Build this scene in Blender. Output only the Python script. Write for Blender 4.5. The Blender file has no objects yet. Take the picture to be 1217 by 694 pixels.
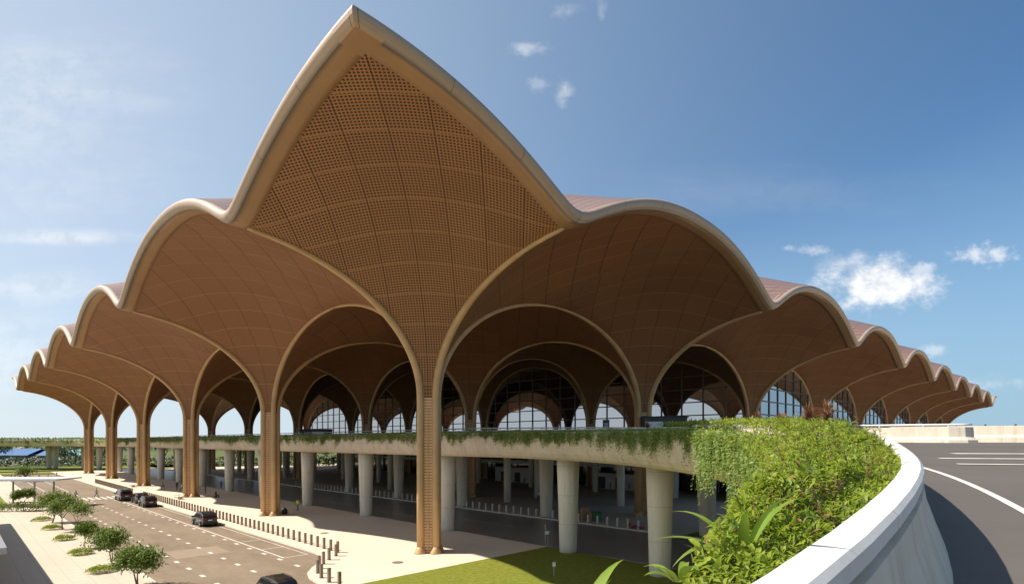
import bpy, math, random
from mathutils import Vector, noise
random.seed(7)
SC = bpy.context.scene
COL = SC.collection
R_ = math.radians
PI = math.pi

# ------------------------------------------------------------------ camera
cam_d = bpy.data.cameras.new('camera')
cam = bpy.data.objects.new('camera', cam_d); COL.objects.link(cam)
cam.location = (0, 0, 10.0); cam.rotation_euler = (R_(90), 0, 0)
cam_d.sensor_width = 36.0; cam_d.lens = 665.0/1217.0*36.0
cam_d.shift_y = 178.0/1217.0
cam_d.clip_start = 0.05; cam_d.clip_end = 20000
SC.camera = cam

# ------------------------------------------------------------------ light
SUN_EL = 48.5
SUN_AZ = -92.0            # degrees clockwise from +Y (left of the view)
wd = bpy.data.worlds.new('World'); SC.world = wd; wd.use_nodes = True
WN = wd.node_tree.nodes; WL = wd.node_tree.links
WN.clear()
w_out = WN.new('ShaderNodeOutputWorld'); w_bg = WN.new('ShaderNodeBackground')
w_bg.inputs['Strength'].default_value = 0.145
sky = WN.new('ShaderNodeTexSky'); sky.sky_type = 'NISHITA'; sky.sun_disc = False
sky.sun_elevation = R_(SUN_EL); sky.sun_rotation = R_(SUN_AZ)
sky.air_density = 1.0; sky.dust_density = 0.25; sky.ozone_density = 3.0; sky.altitude = 0
sun_d = bpy.data.lights.new('sun', 'SUN'); sun = bpy.data.objects.new('sun', sun_d); COL.objects.link(sun)
sun_d.energy = 5.0; sun_d.angle = R_(0.55); sun_d.color = (1.0, 0.92, 0.815)
_d = Vector((math.sin(R_(SUN_AZ))*math.cos(R_(SUN_EL)), math.cos(R_(SUN_AZ))*math.cos(R_(SUN_EL)), math.sin(R_(SUN_EL))))
sun.rotation_euler = _d.to_track_quat('Z', 'Y').to_euler()
SC.view_settings.view_transform = 'Standard'
SC.view_settings.look = 'None'
SC.view_settings.exposure = 0.58
SC.view_settings.gamma = 1.0
SC.view_settings.use_curve_mapping = False
SC.cycles.max_bounces = 6; SC.cycles.diffuse_bounces = 3; SC.cycles.glossy_bounces = 3; SC.cycles.transmission_bounces = 3
SC.cycles.transparent_max_bounces = 6
SC.cycles.sample_clamp_indirect = 6

def wmath(op, a, b=None, c=None, clamp=False):
    n = WN.new('ShaderNodeMath'); n.operation = op; n.use_clamp = clamp
    for i, v in enumerate((a, b, c)):
        if v is None: continue
        if isinstance(v, (int, float)): n.inputs[i].default_value = v
        else: WL.new(v, n.inputs[i])
    return n.outputs[0]
def wsmooth(v, lo, hi):
    n = WN.new('ShaderNodeMapRange'); n.interpolation_type = 'SMOOTHSTEP'
    WL.new(v, n.inputs[0]); n.inputs[1].default_value = lo; n.inputs[2].default_value = hi
    return n.outputs[0]
w_tc = WN.new('ShaderNodeTexCoord')
w_sep = WN.new('ShaderNodeSeparateXYZ'); WL.new(w_tc.outputs['Generated'], w_sep.inputs[0])
wx, wy, wz = w_sep.outputs
wyc = wmath('MAXIMUM', wy, 0.02)
gu = wmath('DIVIDE', wx, wyc); gv = wmath('DIVIDE', wz, wyc)       # direction on a plane to the north
w_cmb = WN.new('ShaderNodeCombineXYZ'); WL.new(gu, w_cmb.inputs[0]); WL.new(gv, w_cmb.inputs[1])
def wnoise(scale, detail, rough, sx=1.0, sy=1.0, off=0.0):
    m = WN.new('ShaderNodeMapping'); WL.new(w_cmb.outputs[0], m.inputs[0])
    m.inputs['Scale'].default_value = (sx, sy, 1); m.inputs['Location'].default_value = (off, off*0.7, off)
    n = WN.new('ShaderNodeTexNoise'); WL.new(m.outputs[0], n.inputs['Vector'])
    n.inputs['Scale'].default_value = scale; n.inputs['Detail'].default_value = detail; n.inputs['Roughness'].default_value = rough
    return n.outputs['Fac']
n_big = wnoise(9, 9, 0.6, 1, 1.4, 3.1)
n_fine = wnoise(26, 8, 0.62, 1, 1.2, 9.7)
n_mixd = wmath('ADD', wmath('MULTIPLY', n_big, 0.6), wmath('MULTIPLY', n_fine, 0.4))
def cloud(px, py, rx, ry, dens, edge=0.9, nz=n_mixd, amp=2.9):
    cu, cv = (px-608.5)/665.0, (525-py)/665.0
    a = wmath('DIVIDE', wmath('SUBTRACT', gu, cu), rx/665.0)
    b = wmath('DIVIDE', wmath('SUBTRACT', gv, cv), ry/665.0)
    d = wmath('SQRT', wmath('ADD', wmath('MULTIPLY', a, a), wmath('MULTIPLY', b, b)))
    e = wmath('ADD', wmath('SUBTRACT', 1.0, d), wmath('MULTIPLY', wmath('SUBTRACT', nz, 0.5), amp))
    return wmath('MULTIPLY', wsmooth(e, 0.0, edge), dens)
masks = [cloud(1046, 342, 82, 42, 0.9, 0.8), cloud(1005, 312, 46, 20, 0.6, 1.0), cloud(1168, 302, 42, 16, 0.6, 1.0, n_fine),
         cloud(1094, 320, 28, 11, 0.5, 0.9, n_fine), cloud(960, 298, 30, 8, 0.4, 0.9, n_fine), cloud(1112, 415, 24, 9, 0.35, 1.0, n_fine),
         cloud(623, 58, 28, 13, 0.4, 1.6, n_fine, 2.8), cloud(672, 108, 15, 18, 0.4, 1.6, n_fine, 2.8), cloud(672, 14, 26, 10, 0.25, 1.6, n_fine, 2.8),
         cloud(640, 100, 18, 10, 0.18, 1.0, n_fine), cloud(715, 10, 8, 14, 0.18, 1.0, n_fine), cloud(1180, 455, 60, 12, 0.3, 1.2, n_fine)]
n_wisp = wnoise(5, 7, 0.62, 0.55, 3.0, 21.3)
masks += [cloud(70, 283, 150, 14, 0.55, 1.2, n_wisp, 1.6), cloud(40, 345, 120, 26, 0.4, 1.3, n_wisp, 1.8),
          cloud(40, 130, 240, 150, 0.42, 1.6, n_wisp, 1.7), cloud(0, 420, 190, 80, 0.45, 1.5, n_wisp, 1.4), cloud(900, 230, 260, 40, 0.07, 1.2, n_wisp, 1.6)]
tot = masks[0]
for m_ in masks[1:]:
    tot = wmath('MAXIMUM', tot, m_)
front = wsmooth(wy, 0.05, 0.25)
tot = wmath('MULTIPLY', tot, front)
# cloud brightness: greyer undersides through the noise itself
ramp = WN.new('ShaderNodeMix'); ramp.data_type = 'RGBA'
ramp.inputs[6].default_value = (3.4, 3.6, 3.95, 1); ramp.inputs[7].default_value = (5.0, 5.0, 4.95, 1)
WL.new(wsmooth(n_fine, 0.32, 0.6), ramp.inputs[0])
mixc = WN.new('ShaderNodeMix'); mixc.data_type = 'RGBA'
WL.new(tot, mixc.inputs[0]); WL.new(sky.outputs[0], mixc.inputs[6]); WL.new(ramp.outputs[2], mixc.inputs[7])
left = wmath('DIVIDE', wmath('ADD', wmath('MULTIPLY', wx, -1.0), 0.64), 1.5, None, True)
hcol = WN.new('ShaderNodeMix'); hcol.data_type = 'RGBA'; WL.new(left, hcol.inputs[0])
hcol.inputs[6].default_value = (1.62, 2.46, 3.25, 1); hcol.inputs[7].default_value = (3.75, 4.05, 4.35, 1)
low = wmath('SUBTRACT', 1.0, wsmooth(wz, -0.02, 0.46))
veil = wmath('MAXIMUM', wmath('MULTIPLY', low, 0.9), wmath('MULTIPLY', left, 0.80))
hmix = WN.new('ShaderNodeMix'); hmix.data_type = 'RGBA'; WL.new(veil, hmix.inputs[0])
tint = WN.new('ShaderNodeMix'); tint.data_type = 'RGBA'; tint.blend_type = 'MULTIPLY'; tint.inputs[0].default_value = 1.0
tint.inputs[7].default_value = (0.42, 0.56, 0.62, 1); WL.new(sky.outputs[0], tint.inputs[6])
WL.new(tint.outputs[2], hmix.inputs[6]); WL.new(hcol.outputs[2], hmix.inputs[7])
WL.new(hmix.outputs[2], mixc.inputs[6])
WL.new(mixc.outputs[2], w_bg.inputs['Color']); WL.new(w_bg.outputs[0], w_out.inputs['Surface'])

# ------------------------------------------------------------------ helpers
class MB:
    """collects faces; build() links them as ONE mesh object"""
    def __init__(s): s.v = []; s.f = []; s.m = []; s.uv = None
    def add(s, vs, fs, mi=0):
        o = len(s.v); s.v += [tuple(p) for p in vs]
        for f in fs: s.f.append(tuple(i+o for i in f)); s.m.append(mi)
    def quad(s, a, b, c, d, mi=0): s.add([a, b, c, d], [(0, 1, 2, 3)], mi)
    def box(s, c, size, rz=0.0, mi=0, taper=1.0):
        x, y, z = size[0]/2, size[1]/2, size[2]/2
        cs, sn = math.cos(rz), math.sin(rz); vs = []
        for dz, k in ((-z, 1.0), (z, taper)):
            for dx, dy in ((-x, -y), (x, -y), (x, y), (-x, y)):
                dx *= k; dy *= k
                vs.append((c[0]+dx*cs-dy*sn, c[1]+dx*sn+dy*cs, c[2]+dz))
        s.add(vs, [(3, 2, 1, 0), (4, 5, 6, 7), (0, 1, 5, 4), (1, 2, 6, 5), (2, 3, 7, 6), (3, 0, 4, 7)], mi)
    def lathe(s, c, prof, n=16, mi=0, cap=True):
        vs = []; fs = []
        for r, z in prof:
            for k in range(n):
                a = 2*PI*k/n; vs.append((c[0]+r*math.cos(a), c[1]+r*math.sin(a), c[2]+z))
        for i in range(len(prof)-1):
            for k in range(n):
                k2 = (k+1) % n; fs.append((i*n+k, i*n+k2, (i+1)*n+k2, (i+1)*n+k))
        if cap:
            fs.append(tuple(range(n-1, -1, -1))); fs.append(tuple((len(prof)-1)*n+k for k in range(n)))
        s.add(vs, fs, mi)
    def tube(s, pts, rad, n=8, mi=0, cap=True):
        pts = [Vector(p) for p in pts]; vs = []; fs = []
        N = len(pts)
        if not isinstance(rad, (list, tuple)): rad = [rad]*N
        prev = None
        for i, p in enumerate(pts):
            t = (pts[min(i+1, N-1)]-pts[max(i-1, 0)]).normalized()
            if prev is None:
                ref = Vector((0, 0, 1)) if abs(t.z) < 0.9 else Vector((1, 0, 0))
                u = t.cross(ref).normalized()
            else:
                u = (prev-t*prev.dot(t)).normalized()
            prev = u; w = t.cross(u)
            for k in range(n):
                a = 2*PI*k/n; vs.append(p+(u*math.cos(a)+w*math.sin(a))*rad[i])
        for i in range(N-1):
            for k in range(n):
                k2 = (k+1) % n; fs.append((i*n+k, i*n+k2, (i+1)*n+k2, (i+1)*n+k))
        if cap:
            fs.append(tuple(range(n-1, -1, -1))); fs.append(tuple((N-1)*n+k for k in range(n)))
        s.add(vs, fs, mi)
    def loft(s, rings, closed=True, mi=0, caps=False):
        n = len(rings[0]); vs = [p for r in rings for p in r]; fs = []
        for i in range(len(rings)-1):
            for k in range(n if closed else n-1):
                k2 = (k+1) % n; fs.append((i*n+k, i*n+k2, (i+1)*n+k2, (i+1)*n+k))
        if caps:
            fs.append(tuple(range(n-1, -1, -1))); fs.append(tuple((len(rings)-1)*n+k for k in range(n)))
        s.add(vs, fs, mi)
    def poly(s, pts, z, mi=0): s.add([(p[0], p[1], z) for p in pts], [tuple(range(len(pts)))], mi)
    def mesh(s, name, mats, smooth=False):
        me = bpy.data.meshes.new(name); me.from_pydata(s.v, [], s.f)
        if not isinstance(mats, (list, tuple)): mats = [mats]
        for m in mats: me.materials.append(m)
        if len(mats) > 1: me.polygons.foreach_set('material_index', s.m)
        if smooth: me.polygons.foreach_set('use_smooth', [True]*len(me.polygons))
        me.update(); return me
    def build(s, name, mats, parent=None, smooth=False, loc=None):
        return link(name, s.mesh(name, mats, smooth), parent, loc)
def link(name, data, parent=None, loc=None):
    o = bpy.data.objects.new(name, data); COL.objects.link(o)
    if parent is not None: o.parent = parent
    if loc is not None: o.location = loc
    return o
def fix_normals(o):
    import bmesh
    b = bmesh.new(); b.from_mesh(o.data); bmesh.ops.recalc_face_normals(b, faces=b.faces); b.to_mesh(o.data); b.free()
    return o
def tag(o, label, cat, group=None):
    o['label'] = label; o['category'] = cat
    if group: o['group'] = group
    return o
def thing(name, label, cat, loc=(0, 0, 0), rz=0.0, group=None):
    o = link(name, None); o.location = loc; o.rotation_euler = (0, 0, rz)
    return tag(o, label, cat, group)
def struct(o): o['kind'] = 'structure'; return o
def stuff(o, label, cat): o['kind'] = 'stuff'; return tag(o, label, cat)
def dup(root, loc, rz=None, label=None):
    r = root.copy(); COL.objects.link(r); r.location = loc
    if rz is not None: r.rotation_euler = (0, 0, rz)
    if label: r['label'] = label
    def kids(a, b):
        for ch in list(a.children):
            c = ch.copy(); COL.objects.link(c); c.parent = b; kids(ch, c)
    kids(root, r)
    return r

# site grid: a runs along the left facade, b along the right facade, from the corner column
S = 36.0; H2 = S/2; OV = 17.0; AMP = 4.75
CX, CY = -7.55, 51.0
Q = math.sqrt(0.5)
def W(a, b, z=0.0): return (CX+Q*(b-a), CY+Q*(a+b), z)
def AB(x, y): return (Q*(-(x-CX)+(y-CY)), Q*((x-CX)+(y-CY)))
RZ_L = R_(135)          # heading along +a
RZ_R = R_(45)           # heading along +b

# ------------------------------------------------------------------ materials
def mat(name, col, rough=0.6, metal=0.0, spec=0.5, var=0.0, vscale=1.0, bump=0.0, bscale=20.0, col2=None, sc=None):
    m = bpy.data.materials.new(name); m.use_nodes = True
    nt = m.node_tree; bs = nt.nodes['Principled BSDF']
    bs.inputs['Roughness'].default_value = rough; bs.inputs['Metallic'].default_value = metal
    bs.inputs['Specular IOR Level'].default_value = spec
    bs.inputs['Base Color'].default_value = (*col, 1)
    if var or col2:
        geo = nt.nodes.new('ShaderNodeNewGeometry')
        n = nt.nodes.new('ShaderNodeTexNoise'); n.inputs['Scale'].default_value = vscale; n.inputs['Detail'].default_value = 7; n.inputs['Roughness'].default_value = 0.62
        src = geo.outputs['Position']
        if sc:
            mp = nt.nodes.new('ShaderNodeMapping'); mp.inputs['Scale'].default_value = sc; nt.links.new(src, mp.inputs[0]); src = mp.outputs[0]
        nt.links.new(src, n.inputs['Vector'])
        cr = nt.nodes.new('ShaderNodeValToRGB'); nt.links.new(n.outputs['Fac'], cr.inputs[0])
        c2 = col2 if col2 else tuple(c*(1-var) for c in col); c1 = col if col2 else tuple(min(1, c*(1+var)) for c in col)
        cr.color_ramp.elements[0].position = 0.32; cr.color_ramp.elements[0].color = (*c2, 1)
        cr.color_ramp.elements[1].position = 0.68; cr.color_ramp.elements[1].color = (*c1, 1)
        nt.links.new(cr.outputs[0], bs.inputs['Base Color'])
    if bump:
        geo2 = nt.nodes.new('ShaderNodeNewGeometry')
        n2 = nt.nodes.new('ShaderNodeTexNoise'); n2.inputs['Scale'].default_value = bscale; n2.inputs['Detail'].default_value = 6
        nt.links.new(geo2.outputs['Position'], n2.inputs['Vector'])
        b = nt.nodes.new('ShaderNodeBump'); b.inputs['Strength'].default_value = bump; b.inputs['Distance'].default_value = 0.05
        nt.links.new(n2.outputs['Fac'], b.inputs['Height']); nt.links.new(b.outputs[0], bs.inputs['Normal'])
    return m
class NT:
    def __init__(s, m): s.nt = m.node_tree; s.bs = s.nt.nodes['Principled BSDF']
    def n(s, t): return s.nt.nodes.new(t)
    def l(s, a, b): s.nt.links.new(a, b)
    def math(s, op, a, b=None, c=None):
        n = s.n('ShaderNodeMath'); n.operation = op
        for i, v in enumerate((a, b, c)):
            if v is None: continue
            if isinstance(v, (int, float)): n.inputs[i].default_value = v
            else: s.l(v, n.inputs[i])
        return n.outputs[0]
    def step(s, v, lo, hi):
        n = s.n('ShaderNodeMapRange'); s.l(v, n.inputs[0]); n.inputs[1].default_value = lo; n.inputs[2].default_value = hi; return n.outputs[0]
    def mix(s, f, a, b):
        n = s.n('ShaderNodeMix'); n.data_type = 'RGBA'
        if isinstance(f, (int, float)): n.inputs[0].default_value = f
        else: s.l(f, n.inputs[0])
        for i, v in ((6, a), (7, b)):
            if isinstance(v, tuple): n.inputs[i].default_value = (*v, 1)
            else: s.l(v, n.inputs[i])
        return n.outputs[2]
    def noise(s, vec, scale, detail=5, rough=0.6, sc=None):
        if sc:
            mp = s.n('ShaderNodeMapping'); mp.inputs['Scale'].default_value = sc; s.l(vec, mp.inputs[0]); vec = mp.outputs[0]
        n = s.n('ShaderNodeTexNoise'); n.inputs['Scale'].default_value = scale; n.inputs['Detail'].default_value = detail; n.inputs['Roughness'].default_value = rough
        s.l(vec, n.inputs['Vector']); return n.outputs['Fac']
    def line(s, v, period, width, off=0.0):
        """1 on lines of that width (m) each period along v"""
        f = s.math('FRACT', s.math('ADD', s.math('DIVIDE', v, period), 0.5+off))
        return s.math('LESS_THAN', s.math('ABSOLUTE', s.math('SUBTRACT', f, 0.5)), width/period/2)
    def bump(s, h, strength, dist):
        b = s.n('ShaderNodeBump'); b.inputs['Strength'].default_value = strength; b.inputs['Distance'].default_value = dist
        s.l(h, b.inputs['Height']); s.l(b.outputs[0], s.bs.inputs['Normal'])

def soffit_mat(name, pitch, hole, light, dark, seam_l):
    m = mat(name, light, 0.55, 0.0, 0.35); t = NT(m)
    uv = t.n('ShaderNodeUVMap'); uv.uv_map = 'UVMap'
    sp = t.n('ShaderNodeSeparateXYZ'); t.l(uv.outputs[0], sp.inputs[0]); u, v = sp.outputs[0], sp.outputs[1]
    geo = t.n('ShaderNodeNewGeometry')
    hu = t.line(u, pitch, pitch*hole); hv = t.line(v, pitch, pitch*hole*0.92)
    h = t.math('MULTIPLY', hu, hv)
    sx = t.line(u, 2.8, 0.055); sy = t.line(v, 2.8, 0.05)
    # each panel a little different
    wn = t.n('ShaderNodeTexWhiteNoise'); wn.noise_dimensions = '2D'
    cmb = t.n('ShaderNodeCombineXYZ')
    t.l(t.math('FLOOR', t.math('DIVIDE', u, 2.8)), cmb.inputs[0]); t.l(t.math('FLOOR', t.math('DIVIDE', v, 2.8)), cmb.inputs[1])
    t.l(cmb.outputs[0], wn.inputs['Vector'])
    big = t.noise(geo.outputs['Position'], 0.12, 4)
    k = t.math('ADD', t.math('MULTIPLY', wn.outputs['Value'], 0.30), t.math('MULTIPLY', big, 0.35))
    base = t.mix(k, light, tuple(c*0.62 for c in light))
    c = t.mix(h, base, dark)
    nosx = t.math('SUBTRACT', 1.0, sx)
    c = t.mix(sy, c, seam_l)
    c = t.mix(sx, c, dark)
    t.l(c, t.bs.inputs['Base Color'])
    t.bump(t.math('MULTIPLY', t.math('SUBTRACT', 1.0, h), nosx), 0.35, 0.06)
    return m
M_petal = soffit_mat('bronze_lattice', 0.233, 0.62, (0.38, 0.183, 0.072), (0.035, 0.015, 0.006), (0.38, 0.195, 0.082))
M_soffit = soffit_mat('bronze_perforated_panels', 0.155, 0.50, (0.36, 0.168, 0.072), (0.05, 0.023, 0.010), (0.42, 0.225, 0.105))
def louvre_mat():
    m = mat('bronze_louvres', (0.45, 0.27, 0.13), 0.5); t = NT(m)
    geo = t.n('ShaderNodeNewGeometry'); sp = t.n('ShaderNodeSeparateXYZ'); t.l(geo.outputs['Position'], sp.inputs[0])
    ln = t.line(sp.outputs[2], 0.26, 0.085)
    k = t.noise(geo.outputs['Position'], 0.6, 4)
    c = t.mix(ln, t.mix(k, (0.78, 0.49, 0.24), (0.66, 0.41, 0.20)), (0.30, 0.165, 0.075))
    t.l(c, t.bs.inputs['Base Color']); t.bump(t.math('SUBTRACT', 1.0, ln), 0.5, 0.06)
    return m
M_louvre = louvre_mat()
M_bronze = mat('bronze_tube', (0.50, 0.315, 0.145), 0.5, 0.0, 0.5, var=0.12, vscale=0.7)
M_band = mat('champagne_metal_band', (0.33, 0.19, 0.092), 0.55, 0.0, 0.4, var=0.08, vscale=0.4)
def rim_mat():
    m = mat('champagne_rim', (0.45, 0.33, 0.23), 0.5, 0.1, 0.5); t = NT(m)
    uv = t.n('ShaderNodeUVMap'); uv.uv_map = 'UVMap'
    sp = t.n('ShaderNodeSeparateXYZ'); t.l(uv.outputs[0], sp.inputs[0])
    geo = t.n('ShaderNodeNewGeometry')
    k = t.noise(geo.outputs['Position'], 0.5, 5)
    s = t.line(sp.outputs[0], 5.6, 0.035)
    c = t.mix(k, (0.46, 0.34, 0.24), (0.36, 0.255, 0.18))
    t.l(t.mix(s, c, (0.12, 0.08, 0.05)), t.bs.inputs['Base Color']); return m
M_rim = rim_mat()
def roof_mat():
    m = mat('red_brown_standing_seam', (0.36, 0.2, 0.15), 0.38, 0.35, 0.5); t = NT(m)
    uv = t.n('ShaderNodeUVMap'); uv.uv_map = 'UVMap'
    sp = t.n('ShaderNodeSeparateXYZ'); t.l(uv.outputs[0], sp.inputs[0]); geo = t.n('ShaderNodeNewGeometry')
    l1 = t.line(sp.outputs[1], 1.5, 0.13); l2 = t.line(sp.outputs[0], 5.0, 0.08)
    k = t.noise(geo.outputs['Position'], 0.25, 5)
    c = t.mix(k, (0.31, 0.185, 0.135), (0.23, 0.135, 0.10))
    c = t.mix(l1, c, (0.50, 0.35, 0.28)); c = t.mix(l2, c, (0.16, 0.09, 0.07))
    t.l(c, t.bs.inputs['Base Color']); return m
M_roof = roof_mat()
def conc_mat(name, c1, c2, sy=0.25, board=0.0):
    m = mat(name, c1, 0.75, 0, 0.3); t = NT(m); geo = t.n('ShaderNodeNewGeometry')
    sp = t.n('ShaderNodeSeparateXYZ'); t.l(geo.outputs['Position'], sp.inputs[0])
    n1 = t.noise(geo.outputs['Position'], 0.8, 8, 0.65, (1, 1, sy)); n2 = t.noise(geo.outputs['Position'], 6.0, 6, 0.7, (1, 1, sy))
    k = t.math('ADD', t.math('MULTIPLY', t.step(n1, 0.3, 0.7), 0.65), t.math('MULTIPLY', t.step(n2, 0.3, 0.7), 0.35))
    c = t.mix(k, c2, c1)
    if board:
        c = t.mix(t.math('MULTIPLY', t.line(sp.outputs[2], board, 0.04), 0.5), c, tuple(x*0.55 for x in c2))
    st_ = t.noise(geo.outputs['Position'], 2.2, 7, 0.7, (1, 1, 0.06))
    c = t.mix(t.math('MULTIPLY', t.step(st_, 0.50, 0.72), 0.55), c, (c2[0]*0.62, c2[1]*0.58, c2[2]*0.52))
    pits = t.step(t.noise(geo.outputs['Position'], 14, 3, 0.8), 0.70, 0.74)
    c = t.mix(t.math('MULTIPLY', pits, 0.5), c, tuple(x*0.5 for x in c2))
    t.l(c, t.bs.inputs['Base Color']); t.bump(n2, 0.25, 0.03); return m
M_conc = conc_mat('board_marked_concrete', (0.66, 0.565, 0.435), (0.47, 0.395, 0.295), 1.0)
M_pillar = conc_mat('pillar_concrete', (0.74, 0.67, 0.54), (0.60, 0.54, 0.43), 0.3, 2.6)
M_barrier = conc_mat('barrier_concrete', (0.72, 0.64, 0.52), (0.56, 0.485, 0.38), 0.2)
def coping_mat():
    m = mat('white_coping', (0.80, 0.765, 0.71), 0.6, 0, 0.35); t = NT(m)
    geo = t.n('ShaderNodeNewGeometry'); uv = t.n('ShaderNodeUVMap'); uv.uv_map = 'UVMap'
    sp = t.n('ShaderNodeSeparateXYZ'); t.l(uv.outputs[0], sp.inputs[0])
    n = t.noise(geo.outputs['Position'], 3.0, 8, 0.7); n2 = t.noise(geo.outputs['Position'], 60, 4, 0.6)
    c = t.mix(t.step(n, 0.3, 0.72), (0.60, 0.57, 0.525), (0.69, 0.665, 0.62))
    c = t.mix(t.math('MULTIPLY', t.step(n2, 0.62, 0.7), 0.3), c, (0.5, 0.46, 0.4))
    n3 = t.noise(geo.outputs['Position'], 1.1, 9, 0.75)
    c = t.mix(t.math('MULTIPLY', t.step(n3, 0.52, 0.72), 0.45), c, (0.50, 0.45, 0.37))
    c = t.mix(t.line(sp.outputs[0], 2.5, 0.014), c, (0.30, 0.28, 0.25))
    t.l(c, t.bs.inputs['Base Color']); t.bump(n2, 0.12, 0.01); return m
M_coping = coping_mat()
def asphalt_mat(name, c1, c2, joints=0.0, jw=0.06, gloss=0.75):
    m = mat(name, c1, gloss, 0, 0.3); t = NT(m); geo = t.n('ShaderNodeNewGeometry'); P = geo.outputs['Position']
    rot = t.n('ShaderNodeMapping'); rot.inputs['Rotation'].default_value = (0, 0, R_(45)); t.l(P, rot.inputs[0])
    big = t.noise(rot.outputs[0], 0.09, 7, 0.65, (1, 2.4, 1)); mid = t.noise(rot.outputs[0], 0.8, 7, 0.7, (0.5, 1.6, 1)); fin = t.noise(P, 35, 3, 0.7)
    k = t.math('ADD', t.math('MULTIPLY', t.step(big, 0.3, 0.7), 0.5), t.math('ADD', t.math('MULTIPLY', t.step(mid, 0.3, 0.7), 0.34), t.math('MULTIPLY', fin, 0.22)))
    c = t.mix(k, c2, c1)
    blot = t.noise(P, 0.45, 5, 0.75)
    c = t.mix(t.math('MULTIPLY', t.step(blot, 0.58, 0.75), 0.35), c, tuple(x*0.6 for x in c2))
    if joints:
        sp = t.n('ShaderNodeSeparateXYZ'); t.l(rot.outputs[0], sp.inputs[0])
        j = t.math('MAXIMUM', t.line(sp.outputs[0], joints, jw), t.line(sp.outputs[1], joints, jw))
        c = t.mix(t.math('MULTIPLY', j, 0.55), c, tuple(x*0.5 for x in c2))
    t.l(c, t.bs.inputs['Base Color']); t.bump(fin, 0.25, 0.02); return m
M_road = asphalt_mat('worn_brown_asphalt', (0.31, 0.238, 0.163), (0.145, 0.107, 0.072))
M_lower = asphalt_mat('polished_dark_asphalt', (0.30, 0.27, 0.235), (0.20, 0.18, 0.155), 0, 0, 0.32)
M_ramp = asphalt_mat('ramp_asphalt', (0.13, 0.113, 0.096), (0.092, 0.080, 0.068))
M_pave = asphalt_mat('beige_paving', (0.63, 0.525, 0.41), (0.51, 0.42, 0.325), 1.2, 0.03)
M_pave_g = asphalt_mat('grey_beige_apron', (0.74, 0.62, 0.485), (0.63, 0.52, 0.40), 1.8, 0.03)
M_kerb = mat('pale_kerb', (0.62, 0.55, 0.45), 0.7, var=0.12, vscale=2)
M_paint = mat('worn_white_paint', (0.78, 0.74, 0.66), 0.6, col2=(0.56, 0.50, 0.42), vscale=1.6)
M_grass = mat('lawn_grass', (0.235, 0.24, 0.030), 0.85, 0, 0.2, col2=(0.125, 0.15, 0.016), vscale=2.6, bump=1.0, bscale=14)
M_field = mat('far_fields', (0.13, 0.15, 0.045), 0.9, 0, 0.1, col2=(0.07, 0.10, 0.03), vscale=0.02)
M_dark = mat('dark_metal', (0.03, 0.028, 0.027), 0.45, 0.3)
M_mull = mat('mullion_metal', (0.11, 0.095, 0.085), 0.4, 0.2)
M_grey = mat('grey_metal', (0.30, 0.30, 0.30), 0.45, 0.4)
M_white = mat('white_painted_metal', (0.75, 0.75, 0.73), 0.45, var=0.06, vscale=2)
M_boll = mat('bollard_bronze', (0.23, 0.18, 0.135), 0.5, 0.2, var=0.12, vscale=3)
M_boll2 = mat('bollard_steel', (0.55, 0.54, 0.51), 0.45, 0.2, var=0.12, vscale=3)
M_wall = mat('white_plaster', (0.62, 0.60, 0.55), 0.7, var=0.06, vscale=0.8)
M_ceil = mat('deck_soffit_grey', (0.30, 0.28, 0.25), 0.8, var=0.1, vscale=0.5)
M_inner = mat('interior_dark', (0.06, 0.055, 0.05), 0.6, var=0.2, vscale=0.6)
def glass_mat():
    m = mat('dark_reflective_glass', (0.012, 0.011, 0.011), 0.03, 0, 0.9); t = NT(m)
    gl = t.n('ShaderNodeBsdfGlossy'); gl.inputs['Color'].default_value = (0.95, 0.95, 1.0, 1); gl.inputs['Roughness'].default_value = 0.02
    mx = t.n('ShaderNodeMixShader'); mx.inputs[0].default_value = 0.42
    t.l(t.bs.outputs[0], mx.inputs[1]); t.l(gl.outputs[0], mx.inputs[2]); t.l(mx.outputs[0], t.nt.nodes['Material Output'].inputs[0]); return m
M_glass = glass_mat()
M_lowglass = mat('shopfront_glass', (0.02, 0.02, 0.02), 0.06, 0, 0.8)
def leaf_mat(name, c1, c2, c3, trans=0.35, scale=2.5):
    m = mat(name, c1, 0.5, 0, 0.35); t = NT(m); geo = t.n('ShaderNodeNewGeometry')
    n = t.noise(geo.outputs['Position'], scale, 3)
    wn = t.n('ShaderNodeMapRange'); t.l(geo.outputs['Random Per Island'], wn.inputs[0])
    c = t.mix(wn.outputs[0], c2, c1); c = t.mix(t.math('MULTIPLY', t.step(n, 0.45, 0.75), 0.6), c, c3)
    t.l(c, t.bs.inputs['Base Color'])
    tr = t.n('ShaderNodeBsdfTranslucent'); t.l(c, tr.inputs['Color'])
    mx = t.n('ShaderNodeMixShader'); mx.inputs[0].default_value = trans
    t.l(t.bs.outputs[0], mx.inputs[1]); t.l(tr.outputs[0], mx.inputs[2]); t.l(mx.outputs[0], t.nt.nodes['Material Output'].inputs[0]); return m
M_leaf_near = leaf_mat('bright_shrub_leaf', (0.35, 0.42, 0.035), (0.17, 0.26, 0.022), (0.44, 0.48, 0.08), 0.5)
M_leaf_vine = leaf_mat('trailing_vine_leaf', (0.25, 0.34, 0.07), (0.12, 0.20, 0.04), (0.34, 0.41, 0.11), 0.42)
M_leaf_tree = leaf_mat('tree_leaf', (0.19, 0.26, 0.04), (0.09, 0.15, 0.022), (0.26, 0.30, 0.06), 0.4, 1.2)
M_leaf_far = leaf_mat('far_leaf', (0.075, 0.10, 0.032), (0.045, 0.068, 0.02), (0.11, 0.13, 0.045), 0.2, 0.15)
M_strap = leaf_mat('strap_leaf', (0.20, 0.30, 0.03), (0.12, 0.2, 0.02), (0.26, 0.34, 0.05), 0.3)
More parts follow.
